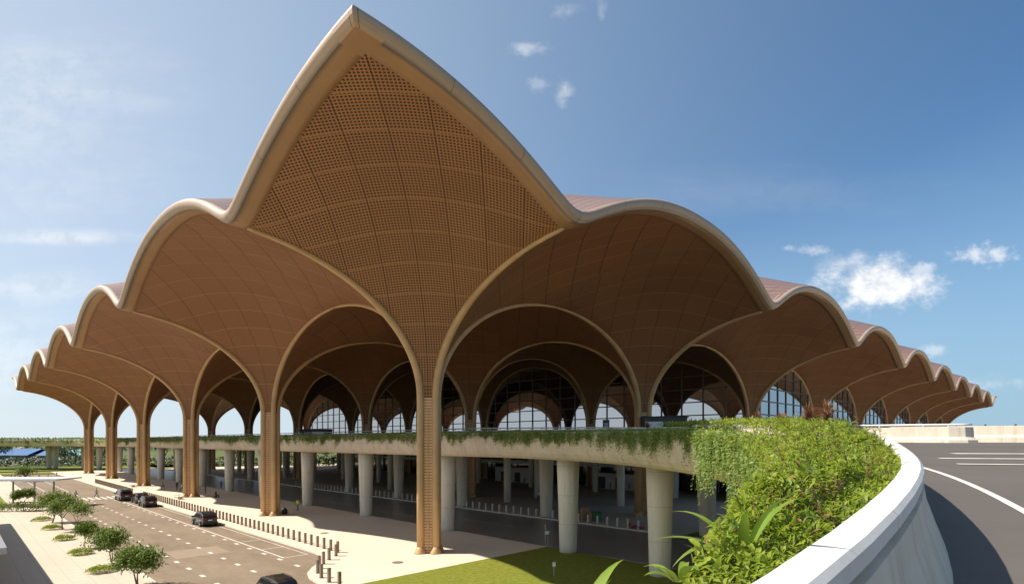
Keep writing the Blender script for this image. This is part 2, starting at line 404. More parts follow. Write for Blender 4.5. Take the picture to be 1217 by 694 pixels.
M_red = leaf_mat('red_cordyline_leaf', (0.33, 0.13, 0.06), (0.20, 0.08, 0.04), (0.36, 0.22, 0.09), 0.3)
M_bark = mat('bark', (0.22, 0.18, 0.14), 0.85, col2=(0.13, 0.10, 0.075), vscale=6)
M_soil = mat('planter_soil', (0.07, 0.05, 0.032), 0.95, var=0.3, vscale=6)
M_blue = mat('blue_sheet_roof', (0.035, 0.13, 0.33), 0.5, 0.1, var=0.15, vscale=0.1)
M_teal = mat('teal_sheet_roof', (0.15, 0.33, 0.36), 0.5, 0.1, var=0.12, vscale=0.1)
M_bluew = mat('blue_wall', (0.05, 0.09, 0.17), 0.6, var=0.2, vscale=0.2)

# ------------------------------------------------------------------ ground, roads, paving (structure)
g = MB()
def ab_poly(mb, pts, z, mi=0): mb.poly([W(a, b)[:2] for a, b in pts], z, mi)
g.poly([(-6000, -300), (6000, -300), (6000, 9000), (-6000, 9000)], -0.25)
struct(g.build('ground', M_field))
# apron pavement round the columns: kerb line bends outward at the corner
kerb = [(200, -7.5), (120, -7.5), (60, -7.5), (7.2, -7.5), (5.6, -7.7), (4.1, -8.3), (2.7, -9.3), (1.4, -10.5), (0.0, -11.5), (-1.6, -12.1), (-3.5, -12.35), (-6.0, -12.4)]
m = MB(); ab_poly(m, kerb+[(-6.0, 9.55), (200, 9.55)], 0.0)
ab_poly(m, [(200, 9.55), (-6, 9.55), (-6, 9.56), (200, 9.56)], -0.0)
struct(m.build('pavement', M_pave_g))
k = MB()
def kerb_line(mb, pts, h0, h1, w):
    """kerb stone: section w wide, top at h1, along pts (a,b) on their left side"""
    P = [Vector(W(a, b)) for a, b in pts]; rings = []
    for i, p in enumerate(P):
        t = (P[min(i+1, len(P)-1)]-P[max(i-1, 0)]).normalized(); nrm = Vector((-t.y, t.x, 0))
        o = p+nrm*w
        rings.append([(p.x, p.y, h0), (p.x, p.y, h1), (o.x, o.y, h1), (o.x, o.y, h0)])
    mb.loft(rings, closed=True, caps=True)
kerb_line(k, kerb+[(-60, -12.4)], -0.24, 0.015, 0.45)
kerb_line(k, [(200, -20.4), (-60, -20.4)], -0.24, 0.012, -0.35)
kerb_line(k, [(200, 24.3), (-12, 24.3), (-40, 24.3)], -0.24, 0.03, 0.35)
kerb_line(k, [(-12, 9.6), (-60, 9.6)], -0.24, 0.012, -0.2)
struct(k.build('kerb', M_kerb))
m = MB(); ab_poly(m, [(-60, -12.3), (-60, -20.4), (186, -20.4), (186, -7.4), (0, -7.4)], -0.12)
struct(m.build('road', M_road))
m = MB(); ab_poly(m, [(-70, 9.5), (240, 9.5), (240, 24.3), (-70, 24.3)], -0.12)
struct(m.build('lower_road', M_lower))
m = MB(); ab_poly(m, [(-70, -20.5), (-70, -80), (170, -80), (170, -20.5)], 0.0)
struct(m.build('plaza_paving', M_pave))
m = MB(); ab_poly(m, [(-12, 24.6), (200, 24.6), (200, 110), (-12, 110)], 0.0)
struct(m.build('concourse_paving', M_pave_g))
m = MB()
for pts in ([(-6.02, 9.4), (-70, 9.4), (-70, -12.1), (-6.02, -12.1)], [(-12.02, 24.66), (-12.02, 52), (-80, 52), (-80, 24.66)]):
    ab_poly(m, pts, 0.03)
struct(m.build('lawn', M_grass))
m = MB(); ab_poly(m, [(-12.0, 52.2), (-12.0, 330), (-120, 330), (-120, 52.2)], 0.0); struct(m.build('bounce_paving', M_pave_g))  # added pale ground; its bounce light brightens the right facade soffit
m = MB()
ab_poly(m, [(188, -60), (188, 9), (206, 9), (206, -60)], -0.02); ab_poly(m, [(212, 60), (212, -120), (245, -120), (245, 60)], -0.02)
ab_poly(m, [(72, -24.5), (72, -60), (100, -60), (100, -24.5)], 0.03); ab_poly(m, [(118, -24.5), (118, -60), (160, -60), (160, -24.5)], 0.03)
ab_poly(m, [(205, 26), (205, 120), (300, 120), (300, 26)], -0.02)
struct(m.build('grass_verge', M_grass))
# painted markings
m = MB()
def strip(mb, a0, a1, b, w, z=-0.112): ab_poly(mb, [(a0, b-w/2), (a1, b-w/2), (a1, b+w/2), (a0, b+w/2)], z)
def cross(mb, a, b0, b1, w, z=-0.112): ab_poly(mb, [(a-w/2, b0), (a+w/2, b0), (a+w/2, b1), (a-w/2, b1)], z)
strip(m, 7.2, 74, -10.25, 0.16); strip(m, 7.2, 74, -8.1, 0.10)
for a in (7.3, 12.5, 18.0): cross(m, a, -10.15, -8.16, 0.12)
for bb, ph in ((-10.75, 0.0), (-14.05, 0.4), (-17.35, 1.6)):
    a = -28+ph
    while a < 78:
        strip(m, a, a+0.85, bb, 0.30); a += 3.45
for kx in range(14): 
    b = -19.9+kx*0.92; ab_poly(m, [(79.5, b), (85.5, b), (85.5, b+0.48), (79.5, b+0.48)], -0.112)
strip(m, 90, 168, -14.05, 0.15); strip(m, 90, 168, -17.4, 0.15)
for a0, a1, b in ((22, 30, 13.5), (6, 16, 16.8), (40, 52, 14.5)): strip(m, a0, a1, b, 0.18)
strip(m, -60, 190, 23.9, 0.15)
struct(m.build('road_marking', M_paint))
m = MB(); ab_poly(m, [(13.4, -17.0), (13.4, -12.6), (17.6, -12.6), (17.6, -17.0)], -0.1155)
struct(m.build('asphalt_patch', asphalt_mat('pale_patch', (0.34, 0.265, 0.19), (0.26, 0.20, 0.14))))

# ------------------------------------------------------------------ terminal building
NA, NB = 5, 8                     # bays along a and b
A1, B1 = NA*S+OV, NB*S+OV
Z0, BZ = 14.0, 11.3
def f(m):
    m = min(max(m, 1.0), H2)
    return Z0+BZ*math.sqrt(max(0.0, 1-((H2-m)/(H2-1.0))**2))
def hb(u):
    u = min(abs(u), H2)
    u = (math.sqrt(u*u+1.6)-1.265)*H2/(math.sqrt(H2*H2+1.6)-1.265)
    return 1-(1-u/H2)**2.2
def zs(u, v): return f(u+v)+AMP*hb(u)*hb(v)
def lift(a, b):
    if a <= 0 or b <= 0 or a >= NA*S: return 0.0
    return math.sin(PI*a/(NA*S))*1.75*min(b/36.0, 2.1)**1.2
def lifted(a, b, z):
    w = min(max((z-Z0)/BZ, 0.0), 1.0); return z+lift(a, b)*w*w*(3-2*w)
term = thing('airport_terminal', 'bronze vaulted airport terminal with leaf shaped roof tips on flaring columns', 'building', W(0, 0))
def tp(a, b, z): x, y, _ = W(a, b); return (x-CX, y-CY, z)     # local to the terminal
# unrolled distance along the diagonal near the column
_ex = {}
def extra(m):
    key = round(m, 3)
    if key in _ex: return _ex[key]
    s = 0.0; x = 14.0; dx = 0.05
    while x > m:
        dz = zs(x/2, x/2)-zs((x-dx)/2, (x-dx)/2); dl = dx*Q; s += math.sqrt(dl*dl+dz*dz)-dl; x -= dx
    _ex[key] = s; return s
def soffit_mesh(na, pa, nb, pb, petal, a0=0.0, b0=0.0):
    """four fans of one column; extents to -a,+a,-b,+b"""
    V = []; F = []; UVs = []; MI = []
    for sa, Da in ((-1, na), (1, pa)):
        for sb, Db in ((-1, nb), (1, pb)):
            ms = []
            for i in range(15):
                t = (i/14.0)*PI/2*0.94; ms.append(H2-(H2-1.0)*math.cos(t))
            ms += [ms[-1]+(Da+Db-ms[-1])*k/20.0 for k in range(1, 21)]
            NTH = 20; base = len(V)
            isp = petal and sa < 0 and sb < 0
            for mm in ms:
                lo = max(0.0, mm-Db); hi = min(Da, mm)
                for kx in range(NTH+1):
                    u = lo+(hi-lo)*kx/NTH; v = mm-u
                    a, b = sa*u, sb*v
                    V.append(tp(a, b, lifted(a0+a, b0+b, zs(u, v))))
                    x, y = Q*(b-a), Q*(a+b); ex = extra(mm) if mm < 14 else 0.0
                    if sa == sb: y = y-sa*ex if False else (y - math.copysign(ex, y) if True else y)
                    else: x = x - math.copysign(ex, x)
                    UVs.append((x, y))
            for i in range(len(ms)-1):
                for kx in range(NTH):
                    q = (base+i*(NTH+1)+kx, base+i*(NTH+1)+kx+1, base+(i+1)*(NTH+1)+kx+1, base+(i+1)*(NTH+1)+kx)
                    F.append(q); MI.append(1 if isp else 0)
    me = bpy.data.meshes.new('soffit'); me.from_pydata(V, [], F)
    me.materials.append(M_soffit); me.materials.append(M_petal)
    me.polygons.foreach_set('material_index', MI); me.polygons.foreach_set('use_smooth', [True]*len(F))
    ul = me.uv_layers.new(name='UVMap')
    vi = [0]*len(me.loops); me.loops.foreach_get('vertex_index', vi)
    fl = []
    for i in vi: fl += UVs[i]
    ul.data.foreach_set('uv', fl); me.update(); return me
TR = 0.33
def rib_mesh(D, lf=None):
    """tube from the column foot, up the shaft, along the arch; runs along +x local"""
    m = MB(); pts = [(0.98, 0, 0.0), (0.98, 0, 7.0), (0.98, 0, 13.0)]
    for i in range(0, 23):
        t = i/22.0*PI/2; u = H2-(H2-1.0)*math.cos(t)
        if u > D-1.15: break
        pts.append((u-0.02, 0, f(u)-0.05))
    e = D-1.12 if D < H2 else D-0.9
    pts.append((e, 0, f(e)-0.0))
    if lf: pts = [(x, y, lf(x, z)) for x, y, z in pts]
    n = len(pts)
    m.tube(pts, [TR if i < 12 else TR-0.20*(i-12)/(n-12) for i in range(n)], 10)
    m.lathe((0.98, 0, 0), [(0.58, 0.0), (0.55, 0.12), (0.40, 0.38), (0.335, 0.6)], 12)
    return m.mesh('rib', M_bronze, True)
ribs = {D: rib_mesh(D) for D in (OV, H2+0.9)}
def shaft_mesh():
    m = MB(); w = 0.86
    ring = [(w, 0), (0, w), (-w, 0), (0, -w)]
    m.loft([[(x*k, y*k, z) for x, y in ring] for z, k in ((0.0, 1.12), (0.5, 1.0), (9, 1.0), (14.6, 1.0))], True)
    # cables on the shaft faces
    for sx, sy in ((1, 1), (1, -1), (-1, 1), (-1, -1)):
        c = (sx*w*0.53, sy*w*0.53, 0)
        m.box((c[0], c[1], 6.5), (0.10, 0.10, 13.0), R_(45), 1)
        m.box((c[0]*1.04, c[1]*1.04, 2.4), (0.22, 0.14, 0.5), R_(45*sx*sy+90), 1)
    return m.mesh('column', [M_louvre, M_bronze])
SHAFT = shaft_mesh()
_sof = {}
def tree(i, j, name='column'):
    a, b = i*S, j*S
    na = OV if i == 0 else H2; pa = OV if i == NA else H2; nb = OV if j == 0 else H2; pb = OV if j == NB else H2
    lf_ = j > 0
    key = (i, j)
    pet = (i == 0 and j == 0)
    if (key, pet) not in _sof: _sof[(key, pet)] = soffit_mesh(na, pa, nb, pb, pet, a, b) if lf_ or i else soffit_mesh(na, pa, nb, pb, pet, a, b)
    loc = tp(a, b, 0)
    c = link('column', SHAFT, term, loc); c.rotation_euler = (0, 0, R_(45))
    kq = 0
    for ang, D in ((RZ_L+PI, na), (RZ_L, pa), (RZ_R+PI, nb), (RZ_R, pb)):
        da, db = {0: (-1, 0), 1: (1, 0), 2: (0, -1), 3: (0, 1)}[kq]; kq += 1
        if lift(a+da*12, b+db*12) > 0.01: rm_ = rib_mesh(OV if D == OV else H2+0.9, lambda x, z: lifted(a+da*x, b+db*x, z))
        else: rm_ = ribs[OV if D == OV else H2+0.9]
        r = link('rib', rm_, c); r.rotation_euler = (0, 0, ang-R_(45))
    link('soffit', _sof[(key, pet)], term, loc)
cells = [(i, j) for i in range(NA+1) for j in range(3)]+[(0, j) for j in range(3, NB+1)]
for i, j in cells: tree(i, j)

# upper roof shell: barrels that rise inward from the scalloped edge
def per(a):                       # distance to the nearest column line
    r = (a % S); return min(r, S-r)
def ztop(a, b):
    eL, eL2, eR, eR2 = a+OV, A1-a, b+OV, B1-b
    ina, inb = 0 <= a <= NA*S, 0 <= b <= NB*S
    K = lambda e: 1+0.085*min(e, 12.0)
    ha, hbv = hb(per(a)), hb(per(b))
    if not ina and not inb: return 26.16+AMP*ha*hbv
    if ina and not inb: return 26.16+AMP*ha*K(min(eR, eR2))
    if inb and not ina: return 26.16+AMP*hbv*K(min(eL, eL2))
    return lift(a, b)+26.16+AMP*max(ha*K(min(eR, eR2)), hbv*K(min(eL, eL2)))
def frange(lo, hi, n): return [lo+(hi-lo)*i/n for i in range(n+1)]
def roof_grid(As, Bs, name, swap):
    V = []; F = []; UVs = []
    for a in As:
        for b in Bs:
            V.append(tp(a, b, ztop(a, b)))
            UVs.append((a, b) if swap else (b, a))
    nb = len(Bs)
    for i in range(len(As)-1):
        for k2 in range(nb-1): F.append((i*nb+k2, (i+1)*nb+k2, (i+1)*nb+k2+1, i*nb+k2+1))
    me = bpy.data.meshes.new(name); me.from_pydata(V, [], F); me.materials.append(M_roof)
    me.polygons.foreach_set('use_smooth', [True]*len(F))
    ul = me.uv_layers.new(name='UVMap'); vi = [0]*len(me.loops); me.loops.foreach_get('vertex_index', vi)
    fl = []
    for i in vi: fl += UVs[i]
    ul.data.foreach_set('uv', fl); me.update()
    return link(name, me, term)
E = OV-0.1
def edge_samples(n, hi): return [-E+(hi+E)*k/n for k in range(n+1)]
roof_grid(frange(-E, A1-0.1, 214), frange(-E, 40, 80), 'roof', False)
roof_grid(frange(-E, 40, 80), frange(40, B1-0.1, 270), 'roof', True)
roof_grid(frange(40, A1-0.1, 60), frange(40, B1-0.1, 80), 'roof', True)

# rim: smooth band on the underside and a rounded nose along the scalloped edge
def edge_z(d): return 25.3+AMP*hb(per(d))
def zsoff(a, b): 
    return zs(per(a) if 0 <= a <= NA*S else min(abs(a), abs(a-NA*S)), per(b) if 0 <= b <= NB*S else min(abs(b), abs(b-NB*S)))
def rim(kind):
    rings = []; us = []
    L0, L1 = (-OV, A1) if kind in ('left', 'far_left') else (-OV, B1)
    n = int((L1-L0)/0.75)
    for i in range(n+1):
        d = L0+(L1-L0)*i/n
        def pt(off, dz):           # off: outward from the edge line
            # mitre at both ends
            dd = min(max(d, L0-off), L1+off) if off <= 0 else (d-off if i == 0 else d+off if i == n else d)
            if kind == 'left': a, b = dd, -OV+(-off)
            elif kind == 'right': a, b = -OV+(-off), dd
            elif kind == 'far_left': a, b = dd, B1+off
            else: a, b = A1+off, dd
            if off < -0.25:
                aa = min(max(a, -OV), A1); bb = min(max(b, -OV), B1)
                return tp(a, b, zsoff(aa, bb)+dz)
            return tp(a, b, edge_z(min(max(d, -H2), L1))+dz)
        prof = [(-1.22, 0.03), (-1.22, -0.07), (-0.85, -0.08), (-0.45, -0.07), (0.0, -0.04), (0.0, -0.04), (0.22, 0.05), (0.36, 0.23), (0.40, 0.44), (0.33, 0.66), (0.14, 0.82), (-0.15, 0.87)]
        rings.append([pt(o, z) for o, z in prof]+[tp(*((d, -OV+1.0) if kind == 'left' else (-OV+1.0, d) if kind == 'right' else (d, B1-1.0) if kind == 'far_left' else (A1-1.0, d)), edge_z(d)+0.86)])
        us.append(d)
    n2 = len(rings[0]); V = [p for r in rings for p in r]; F = []; MI = []
    for i in range(len(rings)-1):
        for k2 in range(n2-1):
            F.append((i*n2+k2, i*n2+k2+1, (i+1)*n2+k2+1, (i+1)*n2+k2)); MI.append(0 if k2 > 4 else 1)
    me = bpy.data.meshes.new('roof_rim'); me.from_pydata(V, [], F)
    me.materials.append(M_rim); me.materials.append(M_band)
    me.polygons.foreach_set('material_index', MI); me.polygons.foreach_set('use_smooth', [(i % (n2-1)) > 0 and 1 < i//(n2-1) < len(rings)-3 for i in range(len(F))])
    ul = me.uv_layers.new(name='UVMap'); vi = [0]*len(me.loops); me.loops.foreach_get('vertex_index', vi)
    fl = []
    for v in vi: fl += (us[v//n2], v % n2)
    ul.data.foreach_set('uv', fl); me.update()
    return fix_normals(link('roof_rim', me, term))
for kd in ('left', 'right', 'far_left', 'far_right'): rim(kd)

# glass walls under the arches: along b = 72 (bays of a) and along a = 0 (bays of b)
FLOOR = 10.1
def glass_bay(p0, p1):
    """p0,p1: (a,b) of two neighbouring columns"""
    pts = []; N = 36
    def G(d):
        tt = d/S; return lifted(p0[0]+(p1[0]-p0[0])*tt, p0[1]+(p1[1]-p0[1])*tt, f(min(d, S-d)))
    for i in range(N+1):
        d = 1.0+(S-2.0)*i/N; pts.append((d, G(d)-0.1))
    def P(d, z, off=0.0):
        tt = d/S; a = p0[0]+(p1[0]-p0[0])*tt; b = p0[1]+(p1[1]-p0[1])*tt
        if p0[0] == p1[0]: a -= off
        else: b -= off
        return tp(a, b, z)
    m = MB()
    for i in range(N): m.quad(P(pts[i][0], FLOOR), P(pts[i+1][0], FLOOR), P(*pts[i+1]), P(*pts[i]))
    gl = m.build('window_wall', M_glass, term)
    m = MB()
    def bar(dA, zA, dB, zB, w):
        o = 0.09
        if abs(dB-dA) < 1e-6: c = [(dA-w, zA), (dA+w, zA), (dA+w, zB), (dA-w, zB)]
        else: c = [(dA, zA-w), (dB, zA-w), (dB, zA+w), (dA, zA+w)]
        fr = [P(x, z, 0.16) for x, z in c]; bk = [P(x, z, -0.02) for x, z in c]
        m.loft([bk, fr], True); m.add(fr, [(0, 1, 2, 3)])
    nv = 8
    for i in range(1, nv):
        d = S*i/nv; bar(d, FLOOR, d, G(d)-0.1, 0.11)
    z = FLOOR+2.55
    while z < 31.0:
        ds = [1.02+(S-2.04)*i/200 for i in range(201)]; ins_ = [d for d in ds if G(d) > z+0.2]
        if not ins_: break
        bar(min(ins_), z, max(ins_), z, 0.10); z += 2.55
    m.build('mullion', M_mull, gl)
for i in range(NA): glass_bay((i*S, 2*S), ((i+1)*S, 2*S))
for j in range(2, NB): glass_bay((0, j*S), (0, (j+1)*S))
# lower storey walls and the upper floor slab
m = MB()
def wall_ab(mb, a0, b0, a1, b1, z0, z1, th=0.3):
    p, q = Vector(tp(a0, b0, 0)), Vector(tp(a1, b1, 0)); t = (q-p).normalized(); nn = Vector((-t.y, t.x, 0))*th/2
    mb.loft([[(p+nn)+Vector((0, 0, z0)), (p-nn)+Vector((0, 0, z0)), (p-nn)+Vector((0, 0, z1)), (p+nn)+Vector((0, 0, z1))],
             [(q+nn)+Vector((0, 0, z0)), (q-nn)+Vector((0, 0, z0)), (q-nn)+Vector((0, 0, z1)), (q+nn)+Vector((0, 0, z1))]], True, caps=True)
wall_ab(m, 0, 75, NA*S-20, 75, 0.0, 9.2); wall_ab(m, -1.2, 60, -1.2, NB*S, 0.0, 9.2)
m.build('lower_wall', M_lowglass, term)
m = MB()
for i in range(32):
    a = 2+i*5.0
    if a > NA*S-22: break
    wall_ab(m, a, 74.7, a+0.14, 74.7, 0, 9.15, 0.2)
    wall_ab(m, a+0.2, 74.72, a+4.9, 74.72, 4.6, 5.0, 0.22)
for i in range(40): wall_ab(m, -1.42, 60+i*4.0, -1.42, 60.14+i*4.0, 0, 9.1, 0.2)
m.build('lower_mullion', M_grey, term)
m = MB()
for a0, a1, h in ((22, 33, 3.3), (52, 64, 3.6), (84, 96, 3.3)):
    m = MB()
    wall_ab(m, a0, 71, a1, 71, 0, h, 5.0)
    m.build('lobby_block', M_wall, term)
    m = MB(); wall_ab(m, a0-2, 71, a1+12, 71, 4.7, 5.5, 8.0); m.build('lobby_gallery', M_wall, term)
for a in (25, 29.5, 55, 60, 87, 92):
    m = MB(); wall_ab(m, a, 68.45, a+1.8, 68.45, 0.05, 2.5, 0.1); m.build('lobby_door', M_dark, term)
m = MB()
def slab(mb, a0, a1, b0, b1, z0, z1):
    c = [tp(a0, b0, 0), tp(a1, b0, 0), tp(a1, b1, 0), tp(a0, b1, 0)]
    mb.loft([[(x, y, z0) for x, y, _ in c], [(x, y, z1) for x, y, _ in c]], True, caps=True)
slab(m, -1.0, NA*S-6, 36.5, 78, 8.95, FLOOR); slab(m, -13.5, -1.05, 60, B1-6, 9.0, FLOOR-0.02)
m.build('departure_floor', M_ceil, term)
# slender round columns under the concourse
m0 = MB(); m0.lathe((0, 0, 0), [(0.72, 0), (0.58, 0.0), (0.62, 5), (0.66, 9.0)], 16)
SL = m0.mesh('slender_column', M_pillar, True)
for b in (43.4, 60.5):
    for kx in range(-1, 9):
        if kx == -1 and b > 50: continue
        link('slender_column', SL, term, tp(8.6+17.6*kx, b, 0))
for kx in range(0, 8): link('slender_column', SL, term, tp(8.0+17.6*kx+17, 34.6, 0))

# ------------------------------------------------------------------ viaduct and ramp
RHO = 37.5; CA, CB = -3.0, 8.5-RHO       # ramp circle (a,b)
ARC0 = 122.0
ZK = [(-60, 6.9), (-20, 8.55), (-8, 9.0), (0, 9.40), (4, 9.67), (8, 9.79), (11, 9.97), (14, 10.22), (18, 10.46), (24, 10.72), (30, 10.88), (45, 11.08), (60, 11.2), (1000, 11.2)]
def copz(s):
    for (s0, z0), (s1, z1) in zip(ZK, ZK[1:]):
        if s <= s1: return z0+(z1-z0)*(s-s0)/(s1-s0)
    return ZK[-1][1]
def copzs(s): return sum(copz(s+d) for d in (-2, -1, 0, 1, 2))/5.0
S_ARC = RHO*PI/2                         # station of the end of the quarter circle
path = []                                # (x, y, nx, ny, station); n points to the road side
phi = ARC0
while phi > 0.001:
    p = R_(phi); a, b = CA-RHO*math.sin(p), CB+RHO*math.cos(p)
    x, y, _ = W(a, b); na_, nb_ = -math.sin(p), math.cos(p); nx, ny = Q*(nb_-na_), Q*(na_+nb_)
    path.append((x, y, nx, ny, RHO*R_(90-phi))); phi -= 1.5 if phi > 20 else 2.0
a = CA
while a < 188:
    x, y, _ = W(a, 8.5); path.append((x, y, Q, Q, S_ARC+a-CA)); a += 4.0 if a < 60 else 8.0
# far end curls away to the left
x0, y0 = path[-1][0], path[-1][1]; hd = R_(135); xx, yy = x0, y0; st = path[-1][4]
for kx in range(60):
    ds = 5.0; 
    if hd < R_(180): hd += R_(4.6)
    hd = min(hd, R_(180))
    xx += ds*math.cos(hd); yy += ds*math.sin(hd); st += ds
    path.append((xx, yy, math.sin(hd), -math.cos(hd), st))
for i, p in enumerate(path):             # straight and far part: normal points away from the plaza
    if p[4] > S_ARC+191: path[i] = (p[0], p[1], math.sin(math.atan2(p[3], p[2]))*0+ -p[2]*-1, -p[3], p[4])
path = [(x, y, (nx if st <= S_ARC+191 else abs(nx)), (ny if st <= S_ARC+191 else abs(ny)), st) for x, y, nx, ny, st in path]
viad = thing('viaduct', 'curved concrete viaduct on round pillars with white coping and trailing plants', 'viaduct', (0, 0, 0))
def sweep(prof, name, mats, parent, smooth=False, close=False, mi=None, s0=-1e9, s1=1e9, zf=None):
    """prof: list of (offset from the parapet's plaza edge, dz from the coping top)"""
    rings = [[(x+nx*(o if o > -0.03 else o*pw(st)/2.15), y+ny*(o if o > -0.03 else o*pw(st)/2.15), (copzs(st) if zf is None else zf(st))+dz) for o, dz in prof] for x, y, nx, ny, st in path if s0 <= st <= s1]
    sts = [st for *_, st in path if s0 <= st <= s1]
    n = len(prof); V = [p for r in rings for p in r]; F = []; MI = []
    for i in range(len(rings)-1):
        for k2 in range(n if close else n-1):
            j2 = (k2+1) % n; F.append((i*n+k2, i*n+j2, (i+1)*n+j2, (i+1)*n+k2)); MI.append(mi[k2] if mi else 0)
    if close:
        F.append(tuple(range(n-1, -1, -1))); F.append(tuple((len(rings)-1)*n+k2 for k2 in range(n))); MI += [0, 0]
    me = bpy.data.meshes.new(name); me.from_pydata(V, [], F)
    for mm in (mats if isinstance(mats, (list, tuple)) else [mats]): me.materials.append(mm)
    me.polygons.foreach_set('material_index', MI); me.polygons.foreach_set('use_smooth', [smooth]*len(F))
    ul = me.uv_layers.new(name='UVMap'); vi = [0]*len(me.loops); me.loops.foreach_get('vertex_index', vi); fl = []
    for v in vi: fl += (sts[v//n], (v % n)*0.3)
    ul.data.foreach_set('uv', fl); me.update()
    return fix_normals(link(name, me, parent))
CW = 0.21
# coping with small bevels
sweep([(0.0, -0.12), (0.0, -0.012), (0.012, 0.0), (CW-0.03, 0.0), (CW, -0.03), (CW, -0.12)], 'coping', M_coping, viad, close=True)
# parapet body below: upright, then flared foot on the road side
sweep([(0.03, -0.125), (CW-0.05, -0.125), (CW-0.05, -0.19), (CW+0.0, -0.20), (CW+0.03, -0.42), (CW+0.15, -0.80), (CW+0.21, -0.97), (CW+0.24, -1.08), (0.03, -1.08)], 'parapet', M_barrier, viad, close=True)
SOFF = 2.72
def pw(st):                              # planter width along the ramp
    for (s0, w0), (s1, w1) in zip(PWK, PWK[1:]):
        if st <= s1: return w0+(w1-w0)*max(0.0, (st-s0)/(s1-s0))
    return 2.15
PWK = [(-60, 0.20), (0.3, 0.20), (1.0, 0.34), (2.0, 0.62), (3.2, 0.88), (5, 1.15), (8, 1.45), (12, 1.7), (24, 2.15)]
sweep([(0.01, -0.62), (-1.95, -0.62), (-1.95, -0.28), (-2.15, -0.28), (-2.22, -0.40), (-2.28, -0.9), (-2.22, -1.5), (-2.0, -2.15), (-1.75, -2.50), (-1.4, -SOFF), (14.5, -SOFF), (14.5, -1.5), (0.01, -1.3)], 'deck', M_conc, viad, smooth=False, close=True, s0=-46, s1=480)
sweep([(-1.94, -0.45), (-0.02, -0.40)], 'planter_bed', M_soil, viad)
# second parapet (far side of the road) along b = 24 up to a rounded nose
def wall_path(pts, prof, name, mats, parent, smooth=False):
    rings = []
    P = [Vector((p[0], p[1], 0)) for p in pts]
    for i, p in enumerate(P):
        t = (P[min(i+1, len(P)-1)]-P[max(i-1, 0)]).normalized(); nn = Vector((-t.y, t.x, 0))
        rings.append([(p.x+nn.x*o, p.y+nn.y*o, pts[i][2]+z) for o, z in prof])
    mb = MB(); mb.loft(rings, True, caps=True); return fix_normals(mb.build(name, mats, parent, smooth))
def zroad(x, y):
    a, b = AB(x, y)
    if a >= CA: return 11.2-1.07
    ph = math.atan2(-(a-CA), b-CB); return copzs(RHO*(PI/2-ph))-1.07
wp = [(*W(a, 24.3)[:2], 0) for a in (188, 120, 60, 20, 0, -10, -20, -26, -30, -33)]
nose = [(-34.6, 24.35), (-35.5, 24.7), (-35.9, 25.3)]
wp = [(x, y, zroad(x, y)-0.08) for x, y, _ in wp]+[(*W(a, b)[:2], zroad(*W(a, b)[:2])-0.08) for a, b in nose]
JER = [(-0.55, 0.0), (-0.50, 0.30), (-0.22, 0.55), (-0.15, 1.30), (0.15, 1.30), (0.22, 0.55), (0.50, 0.30), (0.55, 0.0)]
med = wall_path(wp, JER, 'median_barrier', M_barrier, viad)
rp = [Vector((p[0], p[1], p[2]+1.5+0.45*min(max((AB(p[0], p[1])[0]+8)/18.0, 0.0), 1.0))) for p in wp]
mb = MB(); mb.tube(rp, 0.075, 8)
dist = 0.0
for p, q in zip(rp, rp[1:]):
    L = (q-p).length; nn = max(1, int(L/2.0))
    for kx in range(nn):
        c = p.lerp(q, kx/nn)
        if c.y < 150: mb.box((c.x, c.y, c.z-0.12), (0.08, 0.08, 0.24), RZ_L)
mb.build('handrail', M_white, viad, True)
fb = [(*W(a, 34.0)[:2], 0) for a in (-14, -22, -30, -38, -46, -56, -70, -90)]
fb = [(x, y, zroad(x, y)-0.05+0.22) for x, y, _ in fb]
wall_path(fb, [(-0.35, -0.3), (-0.30, 0.25), (-0.12, 0.5), (-0.08, 1.30), (0.12, 1.30), (0.18, -0.3)], 'outer_barrier', M_barrier, viad)
mb = MB()
for p, q in zip(fb, fb[1:]):
    P, Qv = Vector(p), Vector(q); L = (Qv-P).length; nn = int(L/1.7)
    for kx in range(nn):
        c = P.lerp(Qv, kx/nn); mb.box((c.x, c.y, c.z+1.36), (0.14, 0.10, 0.12), RZ_L)
mb.build('reflector_stud', M_dark, viad)
# road surface of ramp and upper deck
V = []; F = []
phis = [122-2*i for i in range(62)]
NR = 14
rows = []
for ph in phis:
    p = R_(max(ph, 0.0)); rmax = 88.0
    if math.cos(p) > 0.05: rmax = min(rmax, (33.8-CB)/math.cos(p))
    row = []
    for k2 in range(NR+1):
        r = RHO+0.42+(rmax-RHO-0.42)*(k2/NR)
        a, b = CA-r*math.sin(p), CB+r*math.cos(p); x, y, _ = W(a, b)
        V.append((x, y, copzs(RHO*(PI/2-p))-1.06)); row.append(len(V)-1)
    rows.append(row)
for a in [4, 12, 20, 40, 60, 80, 100, 120, 140, 160, 180, 188]:
    row = []
    for k2 in range(NR+1):
        b = 8.5+0.42+(33.8-8.92)*k2/NR; x, y, _ = W(a, b); V.append((x, y, 11.2-1.06)); row.append(len(V)-1)
    rows.append(row)
for r0, r1 in zip(rows, rows[1:]):
    for k2 in range(NR): F.append((r0[k2], r0[k2+1], r1[k2+1], r1[k2]))
mb = MB(); mb.add(V, F); struct(mb.build('ramp_road', M_ramp, None, True))
# slab under the upper roadway beyond the front box
mb = MB(); c4 = [W(-12, 23), W(186, 23), W(186, 36.4), W(-12, 36.4)]
mb.loft([[(p[0], p[1], 8.85) for p in c4], [(p[0], p[1], 10.05) for p in c4]], True, caps=True); mb.build('inner_deck', M_ceil, viad)
